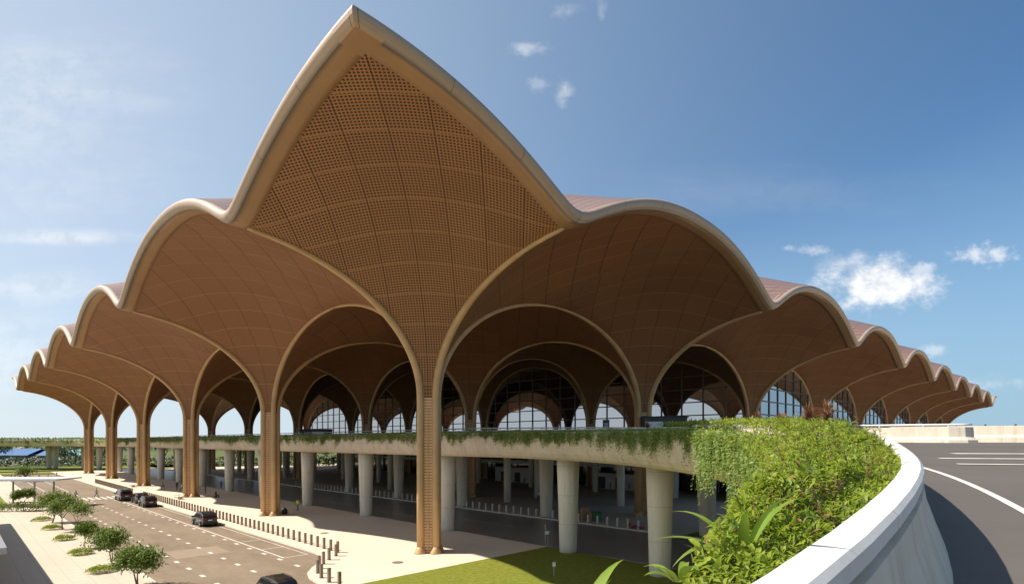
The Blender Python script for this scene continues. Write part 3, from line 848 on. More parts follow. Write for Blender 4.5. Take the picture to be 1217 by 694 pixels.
# painted lines on the ramp
mb = MB()
for (o0, o1) in ((1.74, 1.875),):
    R0 = []
    for x, y, nx, ny, st in path:
        if -44 < st < S_ARC+20: R0.append([(x+nx*o0, y+ny*o0, copzs(st)-1.052), (x+nx*o1, y+ny*o1, copzs(st)-1.052)])
    mb.loft(R0, False)
for s0_, wd_, r0_, r1_ in ((17.6, 0.22, 3.0, 40), (19.6, 0.30, 3.4, 40), (22.0, 0.42, 5.0, 40)):   # bars painted across the ramp
    R0 = []
    for i in range(31):
        r = RHO+r0_+(r1_-r0_)*i/30; pr = []
        for sg in (-0.5, 0.5):
            p = PI/2-(s0_+sg*wd_*RHO/r)/RHO; a_, b_ = CA-r*math.sin(p), CB+r*math.cos(p); x, y, _ = W(a_, b_); pr.append((x, y, copzs(RHO*(PI/2-p))-1.045))
        R0.append(pr)
    mb.loft(R0, False)
struct(mb.build('ramp_marking', M_paint))
# pillars: round, narrower at the foot
mb = MB(); mb.lathe((0, 0, 0), [(0.78, -0.2), (0.80, 0.6), (0.92, 5.0), (1.05, 8.7)], 28)
PILL = mb.mesh('pillar', M_pillar, True)
pil = [W(8.6+17.6*kx, 8.9) for kx in range(-1, 11)]+[W(8.6+17.6*kx, 25.8) for kx in range(0, 11)]
pil += [(11.1, 42.0, 0), (-150.5, 204, 0), (-161, 210.5, 0), (-173.2, 212.2, 0), (-175.6, 212.2, 0), (-196, 212.5, 0), (-220, 212.5, 0), W(-34, 12), W(-14, 26)]
pil = [p for p in pil if not (abs(p[0]-11.5) < 0.3 and abs(p[1]-39) < 0.2)]
for p in pil: link('pillar', PILL, viad, (p[0], p[1], 0.0))

# ------------------------------------------------------------------ plants
def rnd(a, b): return random.uniform(a, b)
def rvec():
    while True:
        v = Vector((rnd(-1, 1), rnd(-1, 1), rnd(-1, 1)))
        if 0.05 < v.length < 1: return v.normalized()
def leaf(mb, p, d, up, L, w, seg=1, droop=0.25, mi=0):
    """pointed leaf folded along its midrib, from p along d"""
    d = d.normalized(); sd = d.cross(up)
    if sd.length < 1e-3: sd = d.cross(Vector((1, 0, 0.3)))
    sd = sd.normalized(); n = sd.cross(d).normalized()
    if seg == 0:
        mb.add([p, p+d*L*0.5+sd*w/2, p+d*L-n*L*droop*0.5, p+d*L*0.5-sd*w/2], [(0, 1, 2, 3)], mi); return
    a = p+d*L*0.30-n*L*droop*0.08; b = p+d*L*0.68-n*L*droop*0.35; t = p+d*L*0.97-n*L*droop
    k = n*w*0.16
    vs = [p, a+sd*w*0.42+k, a, a-sd*w*0.42+k, b+sd*w*0.40+k, b, b-sd*w*0.40+k, t]
    mb.add(vs, [(0, 2, 1), (0, 3, 2), (1, 2, 5, 4), (2, 3, 6, 5), (4, 5, 7), (5, 6, 7)], mi)
def strap(mb, p, d, L, w, bend, seg=9, mi=0):
    """long arching strap leaf"""
    d = d.normalized(); hor = Vector((d.x, d.y, 0)); hor = hor.normalized() if hor.length > 0.01 else Vector((1, 0, 0))
    sd = hor.cross(Vector((0, 0, 1))).normalized(); vs = []; fs = []; q = Vector(p); dd = d.copy()
    for i in range(seg+1):
        t = i/seg; ww = w*(0.75+0.5*math.sin(PI*min(t*1.1, 1)))*(1-t**4*0.95)*0.5
        n = sd.cross(dd).normalized()
        vs += [q-sd*ww+n*ww*0.35, q, q+sd*ww+n*ww*0.35]
        q = q+dd*L/seg; dd = (dd+Vector((0, 0, -1))*bend/seg).normalized()
    for i in range(seg):
        o = i*3; fs += [(o, o+1, o+4, o+3), (o+1, o+2, o+5, o+4)]
    mb.add(vs, fs, mi)
def nz(x, y, z=0.0): return noise.noise(Vector((x, y, z)))
# --- path lookup by station
def at_s(st):
    for p, q in zip(path, path[1:]):
        if p[4] <= st <= q[4]:
            t = (st-p[4])/(q[4]-p[4]); return [p[i]+(q[i]-p[i])*t for i in range(4)]
    return list(path[-1][:4])
# dense shrubs in the planter by the camera
mb = MB()
def shrub(s0, s1, n, Lmin, Lmax, seg):
    for _ in range(n):
        st = rnd(s0, s1)
        x, y, nx, ny = at_s(st); w = pw(st); cz = copzs(st)
        ov = 0.05 if st < 1 else 0.12 if st < 3 else 0.25 if st < 8 else 0.5
        o = -rnd(0.015, w+ov)
        bump_ = 0.10+0.16*nz(st*0.9, o*1.5)+0.10*nz(st*2.7, o*3.1, 4)+0.06*nz(st*7, o*7, 2)
        bump_ = min(bump_, 0.20)
        if o > -0.30 and st < 16: bump_ = min(bump_, 0.02-0.12*(0.30+o))
        if st > 9: bump_ += 0.10*min(1, (st-9)/4)
        top = cz+bump_-0.02
        over = max(0.0, -o-w)
        top -= over*(1.2 if st < 12 else 1.0)
        z = top-abs(random.gauss(0, 0.07))
        if over > 0: z = top-rnd(0, 0.55)
        out = Vector((-nx*(0.25+over), -ny*(0.25+over), 0.6))
        d = (rvec()*0.9+out*0.6); up = Vector((-nx*0.3, -ny*0.3, 1))+rvec()*0.35
        L = rnd(Lmin, Lmax)*(0.75+0.5*(nz(st*1.7, o*2, 9)+0.5))
        r_ = random.random()+0.25*nz(st*1.3, o*2.0, 21)
        mi_ = 2 if r_ > 0.985 else 1 if r_ > 0.80 else 0
        leaf(mb, Vector((x+nx*o, y+ny*o, z)), d, up, L*(1.25 if mi_ == 1 else 1), L*(rnd(0.34, 0.5) if mi_ != 1 else rnd(0.2, 0.3)), seg, rnd(0.1, 0.5), mi_)
shrub(0.35, 2.0, 4200, 0.035, 0.07, 1)
shrub(1.8, 5, 10000, 0.045, 0.08, 1)
shrub(4.8, 10, 9000, 0.055, 0.095, 1)
shrub(9.5, 18, 9000, 0.075, 0.12, 0)
shrub(17, 36, 7000, 0.10, 0.16, 0)
for _ in range(190):
    st = rnd(1.6, 18); x, y, nx, ny = at_s(st); w = pw(st); o = -rnd(0.10, w+0.1)
    p = Vector((x+nx*o, y+ny*o, copzs(st)-0.05)); d = Vector((rnd(-.4, .4)-nx*0.25, rnd(-.4, .4)-ny*0.25, 1)).normalized(); pts = [p.copy()]
    hgt = rnd(0.18, 0.42)*(0.55 if st < 4 else 0.8 if st < 8 else 1.1); n_ = random.randint(6, 11); mi_ = random.choice((0, 0, 0, 1, 2 if random.random() < 0.25 else 0)); LL = rnd(0.06, 0.12)*(0.6 if st < 5 else 0.9 if st < 9 else 1.2)
    for i in range(n_):
        p = p+d*hgt/n_; d = (d+rvec()*0.16).normalized(); pts.append(p.copy())
        for q_ in range(2):
            an = rnd(0, 2*PI); leaf(mb, p, Vector((math.cos(an), math.sin(an), rnd(0.1, 0.7))), Vector((0, 0, 1)), LL*rnd(0.7, 1.25), LL*0.33, 1, 0.35, mi_)
    mb.tube(pts, 0.004, 4, 2)
# sprays reaching out over the edge
for _ in range(70):
    st = rnd(1.8, 13); x, y, nx, ny = at_s(st); w = pw(st)
    p = Vector((x-nx*(w+rnd(-0.35, 0.0)), y-ny*(w+rnd(-0.35, 0.0)), copzs(st)+rnd(-0.25, -0.02))); d = Vector((-nx, -ny, rnd(0.1, 0.8)))+rvec()*0.5; d.normalize()
    pts = [p.copy()]; k3 = 0.55 if st < 4 else 0.9
    for i in range(int(rnd(3, 7))):
        p = p+d*0.06*k3; d = (d+Vector((0, 0, -0.085))+rvec()*0.12).normalized(); pts.append(p.copy())
        for sg in (-1, 1):
            leaf(mb, p, d+d.cross(Vector((0, 0, 1)))*sg*1.1+rvec()*0.2, Vector((0, 0, 1)), k3*rnd(0.04, 0.085), k3*rnd(0.018, 0.036), 1, 0.25)
    mb.tube(pts, [0.005-0.0003*i for i in range(len(pts))], 4)
M_leaf_dull = leaf_mat('dull_green_leaf', (0.13, 0.19, 0.05), (0.07, 0.12, 0.03), (0.18, 0.22, 0.07), 0.35)
M_leaf_dry = leaf_mat('dry_brown_leaf', (0.30, 0.15, 0.06), (0.20, 0.09, 0.04), (0.36, 0.22, 0.09), 0.3)
sh = mb.build('shrub_planting', [M_leaf_near, M_leaf_dull, M_leaf_dry])
stuff(sh, 'bright green leafy shrubs filling the planter beside the white coping', 'shrubs')
# trailing vines over the fascia
mb = MB()
def vine(x, y, z, Lh, dirx, step, ll, lw):
    p = Vector((x, y, z)); n = max(2, int(Lh/step))
    sway = rnd(-0.15, 0.35)
    for i in range(n):
        p = p+Vector((dirx[0]*(0.05 if i < 2 else 0.0), dirx[1]*(0.05 if i < 2 else 0.0), -step))+Vector((-dirx[1], dirx[0], 0))*(-sway*step+rnd(-0.02, 0.02))
        d = Vector((dirx[0]*0.5, dirx[1]*0.5, -0.6))+rvec()*1.0
        leaf(mb, p, d, Vector((dirx[0], dirx[1], 0.5))+rvec()*0.4, ll*rnd(0.7, 1.3), lw*rnd(0.7, 1.3), 0, 0.3)
def curtain(s0, s1, per_m, base, step, ll, lw):
    n = int((s1-s0)*per_m)
    for _ in range(n):
        st = rnd(s0, s1); x, y, nx, ny = at_s(st); w = pw(st)
        big = max(0.0, 0.60+0.9*nz(st*0.17, 3)+0.65*nz(st*0.7, 8)+0.6*nz(st*2.6, 5))
        Lh = base*big*rnd(0.5, 1.25)+0.15
        if random.random() < 0.03: Lh *= 1.5
        Lh = min(Lh, 3.0)
        o = w*1.03+rnd(-0.02, 0.16)
        vine(x-nx*o, y-ny*o, copzs(st)-0.30+rnd(-0.05, 0.2), Lh, (-nx, -ny), step, ll, lw)
curtain(10, 25, 34, 2.7, 0.09, 0.15, 0.085)
for k_ in range(9): curtain(24+2.2*k_, 27+2.2*k_, 30, 2.3-0.13*k_, 0.09, 0.15, 0.08-0.0025*k_)
curtain(45, 62, 34, 1.1, 0.085, 0.19, 0.06)
curtain(60, 95, 24, 1.0, 0.10, 0.22, 0.07)
curtain(90, 150, 15, 1.15, 0.13, 0.30, 0.09)
curtain(150, 250, 9, 1.25, 0.2, 0.46, 0.17)
curtain(250, 470, 4.5, 1.2, 0.3, 0.75, 0.3)
for (s0, s1, n, L) in ((30, 60, 7000, 0.19), (60, 120, 8000, 0.26), (120, 250, 5200, 0.5), (250, 470, 3400, 0.9)):
    for _ in range(n):
        st = rnd(s0, s1); x, y, nx, ny = at_s(st); w = pw(st); o = -rnd(0.05, w+0.12)
        p = Vector((x+nx*o, y+ny*o, copzs(st)-0.52+0.28*random.random()+0.18*nz(st*0.8, o)))
        leaf(mb, p, Vector((-nx*0.5, -ny*0.5, 0.75))+rvec()*0.7, Vector((-nx, -ny, 0.6)), L*rnd(0.7, 1.3), L*0.33, 0, 0.2)
vn = mb.build('trailing_vines', M_leaf_vine)
stuff(vn, 'green trailing vines hanging over the concrete edge of the viaduct', 'vines')
# long single vine hanging clear of the deck
mb = MB(); x, y, nx, ny = at_s(28.5); w = pw(28.5)
for kx, Lh in enumerate((2.6, 2.9, 3.4, 3.1, 2.3)):
    p = Vector((x-nx*(w+0.25+0.02*kx)+0.06*kx, y-ny*(w+0.25), copzs(28.5)-0.6)); pts = [p.copy()]
    for i in range(int(Lh/0.06)):
        p = p+Vector((rnd(-0.014, 0.010), rnd(-0.012, 0.012), -0.06)); pts.append(p.copy())
        leaf(mb, p, rvec()+Vector((0, 0, -0.6)), Vector((0, 0, 1))+rvec()*0.5, rnd(0.07, 0.12), rnd(0.03, 0.05), 0, 0.2)
    mb.tube(pts, 0.006, 4)
tag(mb.build('hanging_vine', M_leaf_vine), 'long thin vine strand hanging free below the deck edge beside the shrubs', 'vine')
# strap leaved lilies and red cordylines
def lily(st, o, dz, L, n, label, w=0.055, seed=1, lean=0.0):
    random.seed(seed); x, y, nx, ny = at_s(st); mb = MB()
    for i in range(n):
        a = 2*PI*i/n+rnd(-0.3, 0.3)
        d = Vector((math.cos(a)*0.65-nx*lean, math.sin(a)*0.65-ny*lean, rnd(0.6, 1.3)))
        strap(mb, Vector((math.cos(a)*0.03, math.sin(a)*0.03, 0)), d, L*rnd(0.75, 1.15), w*rnd(0.85, 1.15), rnd(0.8, 1.9))
    ob = mb.build('lily_plant', M_strap, None, True, (x+nx*o, y+ny*o, copzs(st)+dz)); ob['group'] = 'strap leaved lilies in the planter'
    return tag(ob, label, 'plant')
def cordyline(st, o, h, label, seed):
    random.seed(seed); x, y, nx, ny = at_s(st)
    t = thing('cordyline', label, 'plant', (x+nx*o, y+ny*o, copzs(st)-0.45), 0, 'red cordylines in the planter')
    mb = MB(); mb.tube([(0, 0, 0), (0.01, 0.01, h*0.5), (0, 0, h)], 0.022, 6); mb.build('stem', M_bark, t)
    mb = MB()
    for i in range(95):
        a = rnd(0, 2*PI); el = rnd(-0.15, 1.45); d = Vector((math.cos(a)*math.cos(el), math.sin(a)*math.cos(el), math.sin(el)))
        strap(mb, Vector((0, 0, h+rnd(-0.16, 0.05))), d, rnd(0.30, 0.58), 0.032, rnd(0.1, 0.8), 5)
    mb.build('leaves', M_red, t, True)
    return t
lily(1.2, -0.30, -0.10, 0.46, 8, 'strap leaved lily with arching blades among the bright shrubs', 0.042, 11, 0.25)
lily(-0.15, -0.36, -0.12, 0.36, 8, 'strap leaved lily alone at the bottom edge over the lawn', 0.05, 23, 0.35)
lily(0.62, -0.36, -0.08, 0.19, 6, 'small strap leaved lily at the foot of the shrubs', 0.04, 31, 0.2)
cordyline(16.0, -0.55, 0.85, 'tall red cordyline beside the coping where the ramp bends', 5)
cordyline(17.8, -0.75, 0.75, 'red cordyline second from the bend of the white coping', 6)
for kx, (st, h) in enumerate(((21.5, 0.62), (25, 0.55), (29.5, 0.5), (34, 0.5), (40, 0.5))):
    cordyline(st, -0.8, h, ('small red cordyline %s along the vine covered planter' % ('nearest the two tall ones', 'second past the two tall ones', 'third past the two tall ones', 'fourth past the two tall ones', 'last and farthest')[kx]), 40+kx)
random.seed(99)

# trees
def tree_thing(name, label, loc, h, r, nleaf, L, trunk_h, forks, group, lm=None, flat=1.0, seed=0, cat='tree'):
    random.seed(seed)
    t = thing(name, label, cat, loc, 0, group)
    mb = MB(); tips = []
    def branch(p, d, L_, rad, lev):
        n = 4; pts = [p.copy()]
        for i in range(n):
            p = p+d*L_/n; d = (d+rvec()*0.14+Vector((0, 0, 0.06))).normalized(); pts.append(p.copy())
        mb.tube(pts, [rad*(1-0.45*i/n) for i in range(n+1)], 6)
        if lev == 0 or rad < 0.008: tips.append((p, d)); return
        k2 = random.choice((2, 3))
        a0 = rnd(0, 2*PI)
        for i in range(k2):
            a = a0+2*PI*i/k2+rnd(-0.4, 0.4)
            sd = d.cross(Vector((math.cos(a), math.sin(a), 0.2))); 
            nd = (d*0.75+Vector((math.cos(a), math.sin(a), 0.1))*rnd(0.55, 0.95)*flat).normalized()
            branch(p, nd, L_*rnd(0.62, 0.85), rad*0.62, lev-1)
    lv = forks
    for i in range(random.choice((2, 3)) if trunk_h < 1 else 1):
        branch(Vector((rnd(-.1, .1), rnd(-.1, .1), 0)), Vector((rnd(-.35, .35), rnd(-.35, .35), 1)).normalized(), trunk_h, 0.025+0.018*h, lv)
    # fit to the wanted height and radius
    zm = max(p.z for p, d in tips); rm = max(math.hypot(p.x, p.y) for p, d in tips)
    kz, kr = (h*0.90)/zm, r*0.85/max(rm, 0.1)
    mb.v = [(x*kr if z > 0.02 else x, y*kr if z > 0.02 else y, z*kz) for x, y, z in mb.v]
    mb.build('trunk', M_bark, t, True)
    tips = [(Vector((p.x*kr, p.y*kr, p.z*kz)), d) for p, d in tips]
    lb = MB(); per = max(1, nleaf//len(tips)); sp = r*0.30
    for p, d in tips:
        kk = rnd(0.4, 1.5)
        for i in range(int(per*kk)):
            q = p+Vector((random.gauss(0, sp*0.55), random.gauss(0, sp*0.55), random.gauss(0, sp*0.5)))
            if q.z < 0.15: continue
            leaf(lb, q, rvec()+(q-p)*0.8/sp+Vector((0, 0, 0.1)), Vector((0, 0, 1))+rvec()*0.5, L*rnd(0.7, 1.3), L*rnd(0.36, 0.5), 0, 0.2)
    lb.build('crown', lm or M_leaf_tree, t)
    return t
fr = [(4.5, -21.7, 2.5, 2.0, 'nearest frangipani with a broad crown at the bottom of the kerb row'), (14.5, -21.5, 2.7, 2.0, 'second frangipani of the kerb row with bare forked limbs showing'),
      (24.5, -21.9, 2.4, 1.3, 'low frangipani third from the bottom in the kerb row'), (33.5, -21.6, 3.6, 1.8, 'open branched taller frangipani fourth in the kerb row'),
      (40, -22.0, 3.6, 2.4, 'dense frangipani fifth in the kerb row'), (48, -22.0, 3.7, 2.5, 'farthest dense frangipani of the kerb row'), (66, -23.5, 3.0, 1.6, 'sparse frangipani beside the shelter roof')]
for kx, (a, b, h, r, lb_) in enumerate(fr):
    tree_thing('frangipani_tree', lb_, W(a, b, 0), h, r*0.86, 3900 if kx != 3 else 1000, 0.25, h*0.36, 3, 'frangipani trees along the plaza kerb', None, 1.25, 100+kx)
beds = [(11.2, 'nearest'), (20.9, 'second'), (31.2, 'third'), (40.9, 'fourth'), (51, 'farthest')]
for kx, (a, wd_) in enumerate(beds):
    mb = MB(); random.seed(300+kx)
    for _ in range(900):
        rr = math.sqrt(random.random()); an = rnd(0, 2*PI); rr *= 0.8+0.5*nz(math.cos(an)*1.4+kx*7, math.sin(an)*1.4, 3); px_, py_ = rr*math.cos(an)*0.85, rr*math.sin(an)*1.15
        hh = max(0.0, 0.5*(1-rr*rr))+0.05
        leaf(mb, Vector((px_, py_, hh*rnd(0.3, 1))), rvec()+Vector((px_*0.4, py_*0.3, 0.9)), Vector((0, 0, 1))+rvec()*0.4, rnd(0.14, 0.24), 0.06, 0, 0.3)
    ob = mb.build('groundcover_bed', M_leaf_near, None, False, W(a, -22.7, 0)); ob.rotation_euler = (0, 0, RZ_R+R_(90))
    ob['group'] = 'green beds under the frangipani trees'; tag(ob, 'low green oval planting bed under the frangipanis, %s along the kerb row' % wd_, 'planting bed')
# hedge and shrub by the shelter
def hedge(loc, size, rz, n, L, label, lm):
    mb = MB()
    for _ in range(n):
        p = Vector((rnd(-1, 1)*size[0]/2, rnd(-1, 1)*size[1]/2, rnd(0, 1)**0.7*size[2])); p += rvec()*0.12
        leaf(mb, p, rvec()+Vector((0, 0, 0.3)), Vector((0, 0, 1))+rvec()*0.6, L*rnd(0.7, 1.3), L*0.45, 0, 0.2)
    ob = mb.build('hedge', lm, None, False, loc); ob.rotation_euler = (0, 0, rz); return tag(ob, label, 'hedge')
hedge((-76.5, 80.5, 0), (17, 1.8, 1.2), 0.05, 2600, 0.3, 'dark clipped hedge in front of the flat roofed shelter', M_leaf_tree)
tree_thing('round_bush', 'round dark bush on the grass behind the shelter roof', (-124, 143, -0.1), 3.6, 2.4, 900, 0.5, 0.6, 3, None, M_leaf_tree, 1.0, 77, 'bush')
# trees past the terminal, far buildings
tl = [(-150, 262, 7, 5), (-128, 268, 6, 5), (-118, 300, 9, 6), (-105, 262, 8, 5), (-98, 290, 10, 6), (-88, 268, 7, 5), (-80, 300, 10, 7), (-66, 282, 8, 5), (-172, 300, 6, 5),
      (-190, 262, 6, 6), (-215, 268, 6, 5), (-240, 262, 7, 6), (-60, 310, 9, 6), (-205, 330, 9, 7), (-262, 330, 9, 7), (-290, 300, 8, 6), (-45, 330, 9, 7), (-145, 330, 10, 7)]
pos_words = ['beyond the lawn behind the leftmost terminal columns', 'behind the far viaduct pillars and before the blue sheds']
for kx, (x, y, h, r) in enumerate(tl):
    tree_thing('far_tree', 'distant green tree standing %s' % (pos_words[0] if x > -140 else pos_words[1]), (x, y, -0.25), h*1.15, r*1.15, 900, 1.0, h*0.35, 2, 'distant trees '+('past the columns' if x > -140 else 'by the blue sheds'), M_leaf_far, 1.1, 500+kx)
mb = MB(); random.seed(5)
for _ in range(9000):
    x = rnd(-1500, 1500); y = rnd(620, 820); h = 9+6*nz(x*0.012, 2)+5*nz(x*0.05, 7)
    leaf(mb, Vector((x, y, rnd(0, 1)**0.8*h)), rvec()+Vector((0, 0, 0.3)), Vector((0, -0.6, 1))+rvec()*0.6, rnd(4, 8), rnd(3, 5), 0, 0.2)
stuff(mb.build('far_woodland', M_leaf_far), 'low belt of far woodland along the horizon', 'woodland')
mb = MB()
for _ in range(11000):
    x = rnd(-330, -40); y = rnd(228, 250); h = (1.6 if x < -215 else 3.4)+(1.3 if x < -215 else 2.4)*nz(x*0.08, 2)
    leaf(mb, Vector((x, y, rnd(0, 1)**0.8*max(h, 0.3)-0.2)), rvec()+Vector((0, 0, 0.3)), Vector((0, -0.6, 1))+rvec()*0.6, rnd(0.8, 1.5), rnd(0.5, 0.9), 0, 0.2)
stuff(mb.build('scrub', M_leaf_far), 'rough green scrub along the far edge of the airport grass', 'scrub')
def shed(name, label, x0, x1, y0, y1, hw, hr, roofm, wallm):
    t = thing(name, label, 'shed', ((x0+x1)/2, (y0+y1)/2, -0.25), 0, 'blue sheds beyond the viaduct')
    w, d = (x1-x0)/2, (y1-y0)/2
    mb = MB(); mb.box((0, 0, hw/2), (2*w, 2*d, hw)); mb.build('wall', wallm, t)
    mb = MB(); e = 0.8
    prof = [(-d-e, hw-0.05), (0, hr), (d+e, hw-0.05), (d+e, hw+0.2), (0, hr+0.3), (-d-e, hw+0.2)]
    mb.loft([[(-w-e, y, z) for y, z in prof], [(w+e, y, z) for y, z in prof]], True, caps=True); mb.build('roof', roofm, t)
    mb = MB(); mb.box((0, -d-e-0.1, hw+0.05), (2*w+2*e, 0.2, 0.5)); mb.build('fascia_board', M_white, t)
    for kx in range(int(2*w/9)):
        mb = MB(); mb.box((-w+5+kx*9, -d-0.06, hw*0.42), (4.2, 0.1, hw*0.5)); mb.build('window', M_dark if kx % 2 else M_grey, t)
shed('storage_shed', 'long low blue roofed shed left of the double pillar', -300, -251, 290, 306, 3.4, 6.3, M_blue, M_bluew)
shed('storage_shed', 'blue roofed shed between the two far viaduct pillars', -247, -238, 292, 302, 3.2, 5.4, M_blue, M_bluew)
shed('storage_shed', 'teal roofed shed just left of the last terminal column', -235, -222, 290, 304, 3.4, 5.8, M_teal, M_bluew)

# ------------------------------------------------------------------ street furniture
def bollard_mesh(h, w):
    mb = MB(); mb.box((0, 0, h/2), (w, w, h)); mb.box((0, 0, h+0.012), (w*0.86, w*0.86, 0.024)); mb.box((0, 0, 0.015), (w*1.5, w*1.5, 0.03)); return mb
def bollard_row(name, pts, h, w, mt, label, group, rz):
    me = bollard_mesh(h, w).mesh(name, mt)
    for a, b in pts:
        o = link(name, me, None, W(a, b, 0.0)); o.rotation_euler = (0, 0, rz); tag(o, label, 'bollard', group)
front = []
a = 5.6
while a < 128:
    if not 79 < a < 86.5: front.append((a, -6.05))
    a += 1.32
bollard_row('bollard', front, 1.0, 0.20, M_boll, 'square dark bronze bollard in the long row along the kerb under the canopy edge', 'bronze bollards along the kerb', RZ_L)
corner = [(4.3, -6.9), (3.2, -8.1), (2.0, -9.2), (0.7, -10.2), (-0.7, -11.0), (-2.3, -11.5), (-3.9, -11.7), (-5.5, -11.75)]
bollard_row('bollard', corner, 1.0, 0.20, M_boll, 'square dark bronze bollard on the curved kerb at the road corner', 'bronze bollards round the corner', RZ_L)
back = [(-9+1.45*i, 25.2) for i in range(62)]
bollard_row('bollard', back, 0.95, 0.17, M_boll2, 'slim pale steel bollard in the row behind the dark lower road', 'steel bollards under the viaduct', RZ_L)
bollard_row('bollard', [(170.2-0.0*i, -19+2.0*i) for i in range(6)], 1.0, 0.3, M_boll2, 'pale bollard closing the far end of the plaza road', 'pale bollards at the road end', RZ_L)
# concrete benches beside the columns
for kx, (a, b, lb_) in enumerate(((70, -2.6, 'pale concrete bench block by the third column from the corner'), (107, -2.4, 'pale concrete bench block by the fourth column from the corner'), (73.4, -2.0, 'short pale concrete block close to the third column'))):
    t = thing('bench', lb_, 'bench', W(a, b, 0), RZ_L); mb = MB(); mb.box((0, 0, 0.44), (3.0 if kx < 2 else 1.8, 0.9, 0.12)); mb.build('seat', M_kerb, t)
    mb = MB(); mb.box((0, 0, 0.19), (2.7 if kx < 2 else 1.5, 0.7, 0.38)); mb.build('plinth', M_conc, t)
# shelter with flat roof and posts
t = thing('shelter', 'flat pale roofed shelter on thin posts beside the plaza road', 'shelter', (-86, 87.5, 0), R_(4))
mb = MB(); mb.box((0, 0, 4.2), (32, 5.6, 0.22)); mb.box((0, -2.82, 4.17), (32.1, 0.06, 0.36)); mb.build('roof', M_white, t)
for px_ in (-12, -6, 0, 6, 12.2):
    for py_ in (-2.0, 2.0):
        mb = MB(); mb.tube([(px_, py_, 0), (px_, py_, 4.1)], 0.13, 10); mb.build('post', M_grey, t)
for px_ in (-9, 3, 9):
    mb = MB(); mb.box((px_, 0.6, 0.45), (3.2, 0.5, 0.08)); mb.box((px_-1.2, 0.6, 0.2), (0.1, 0.4, 0.42)); mb.box((px_+1.2, 0.6, 0.2), (0.1, 0.4, 0.42)); mb.build('seat', M_dark, t)
# walkway canopy whose corner shows at the left edge
t = thing('walkway_canopy', 'grey flat walkway canopy whose roof corner shows at the left edge', 'canopy', W(24, -36, 0), RZ_L)
mb = MB(); mb.box((0, 0, 4.85), (59.4, 14.2, 0.30)); mb.box((0, 0, 5.04), (58.6, 13.4, 0.08)); mb.build('roof', M_grey, t)
for px_ in range(-27, 30, 9):
    for py_ in (-5.4, 5.4):
        mb = MB(); mb.tube([(px_, py_, 0), (px_, py_, 4.7)], 0.18, 10); mb.build('post', M_grey, t)
# lamps and sign posts on the lawn
def post_light(loc, label, h=0.9):
    t = thing('post_light', label, 'light', loc); mb = MB(); mb.tube([(0, 0, 0), (0, 0, h-0.25)], 0.05, 8); mb.build('post', M_grey, t)
    mb = MB(); mb.box((0, 0, h-0.13), (0.22, 0.22, 0.26)); mb.box((0, 0, h+0.015), (0.26, 0.26, 0.03)); mb.build('lamp_head', M_white, t)
post_light(W(-14.2, 0.9, 0.03), 'short post light with a white box head on the lawn', 1.0)
t = thing('sign_post', 'thin sign post with a small plate at the tip of the lawn', 'sign', W(-4.9, 10.4, 0.0), R_(20))
mb = MB(); mb.tube([(0, 0, -0.1), (0, 0, 1.9)], 0.05, 8); mb.tube([(0.28, 0, -0.1), (0.28, 0, 1.3)], 0.04, 8); mb.build('post', M_grey, t)
mb = MB(); mb.box((0.16, -0.06, 1.12), (0.42, 0.04, 0.32)); mb.build('plate', M_white, t)
t = thing('lamp_post', 'slim grey lamp post at the far end of the plaza road', 'lamp post', W(164, -23, 0))
mb = MB(); mb.tube([(0, 0, 0), (0, 0, 8.2)], [0.10, 0.06], 8); mb.build('pole', M_grey, t); mb = MB(); mb.box((0.5, 0, 8.2), (1.0, 0.2, 0.1)); mb.build('lamp_head', M_grey, t)
# kiosks and signs on the departure level
def kiosk(loc, rz, w, d, h, label, cl, split):
    t = thing('kiosk', label, 'kiosk', loc, rz); mb = MB(); mb.box((0, 0, h/2), (w, d, h)); mb.build('cabin', M_inner if cl else M_wall, t)
    mb = MB(); mb.box((0, 0, h+0.08), (w+0.3, d+0.3, 0.16)); mb.build('roof', M_dark, t)
    mb = MB(); mb.box((-w*split, -d/2-0.04, h*0.55), (w*0.42, 0.06, h*0.55)); mb.build('panel', M_white, t)
kiosk((20.2, 74.5, FLOOR), 0.0, 5.6, 2.2, 3.1, 'dark kiosk with a pale panel on the deck behind the second column', 1, 0.28)
kiosk((-43.5, 125, FLOOR), 0.0, 6.0, 2.5, 2.6, 'dark kiosk on the departure deck seen through the left arch', 1, -0.1)
kiosk((-12.2, 84.5, FLOOR), 0.1, 3.2, 2.0, 2.6, 'small dark kiosk on the deck just right of the corner column', 1, 0.2)
t = thing('information_totem', 'tall dark information totem on the deck left of the second column', 'sign', (13.2, 78.5, FLOOR), 0.0)
mb = MB(); mb.box((0, 0, 1.5), (0.9, 0.25, 3.0)); mb.build('panel', M_dark, t); mb = MB(); mb.box((0, -0.14, 2.0), (0.66, 0.03, 1.2)); mb.build('screen', M_grey, t)
# bins, boxes by the slim bollards
M_card = mat('cardboard', (0.33, 0.21, 0.12), 0.8, var=0.15, vscale=3); M_green = mat('green_bin_plastic', (0.02, 0.20, 0.07), 0.45)
for kx, (a, b, w, h, lb_) in enumerate(((3.4, 26.4, 1.0, 1.25, 'brown cardboard box nearest the concrete pillar'), (2.4, 26.2, 0.9, 1.6, 'tallest brown cardboard box in the pile by the bollards'), (1.6, 26.7, 0.9, 1.1, 'brown cardboard box beside the green bin'))):
    t = thing('cardboard_box', lb_, 'box', W(a, b, 0), 0.3*kx); mb = MB(); mb.box((0, 0, h/2), (w, w*0.8, h)); mb.build('carton', M_card, t); mb = MB(); mb.box((0, 0, h+0.01), (w, 0.1, 0.015)); mb.build('tape', M_kerb, t)
t = thing('wheelie_bin', 'green wheelie bin beside the cardboard boxes', 'bin', W(0.7, 26.6, 0), R_(10))
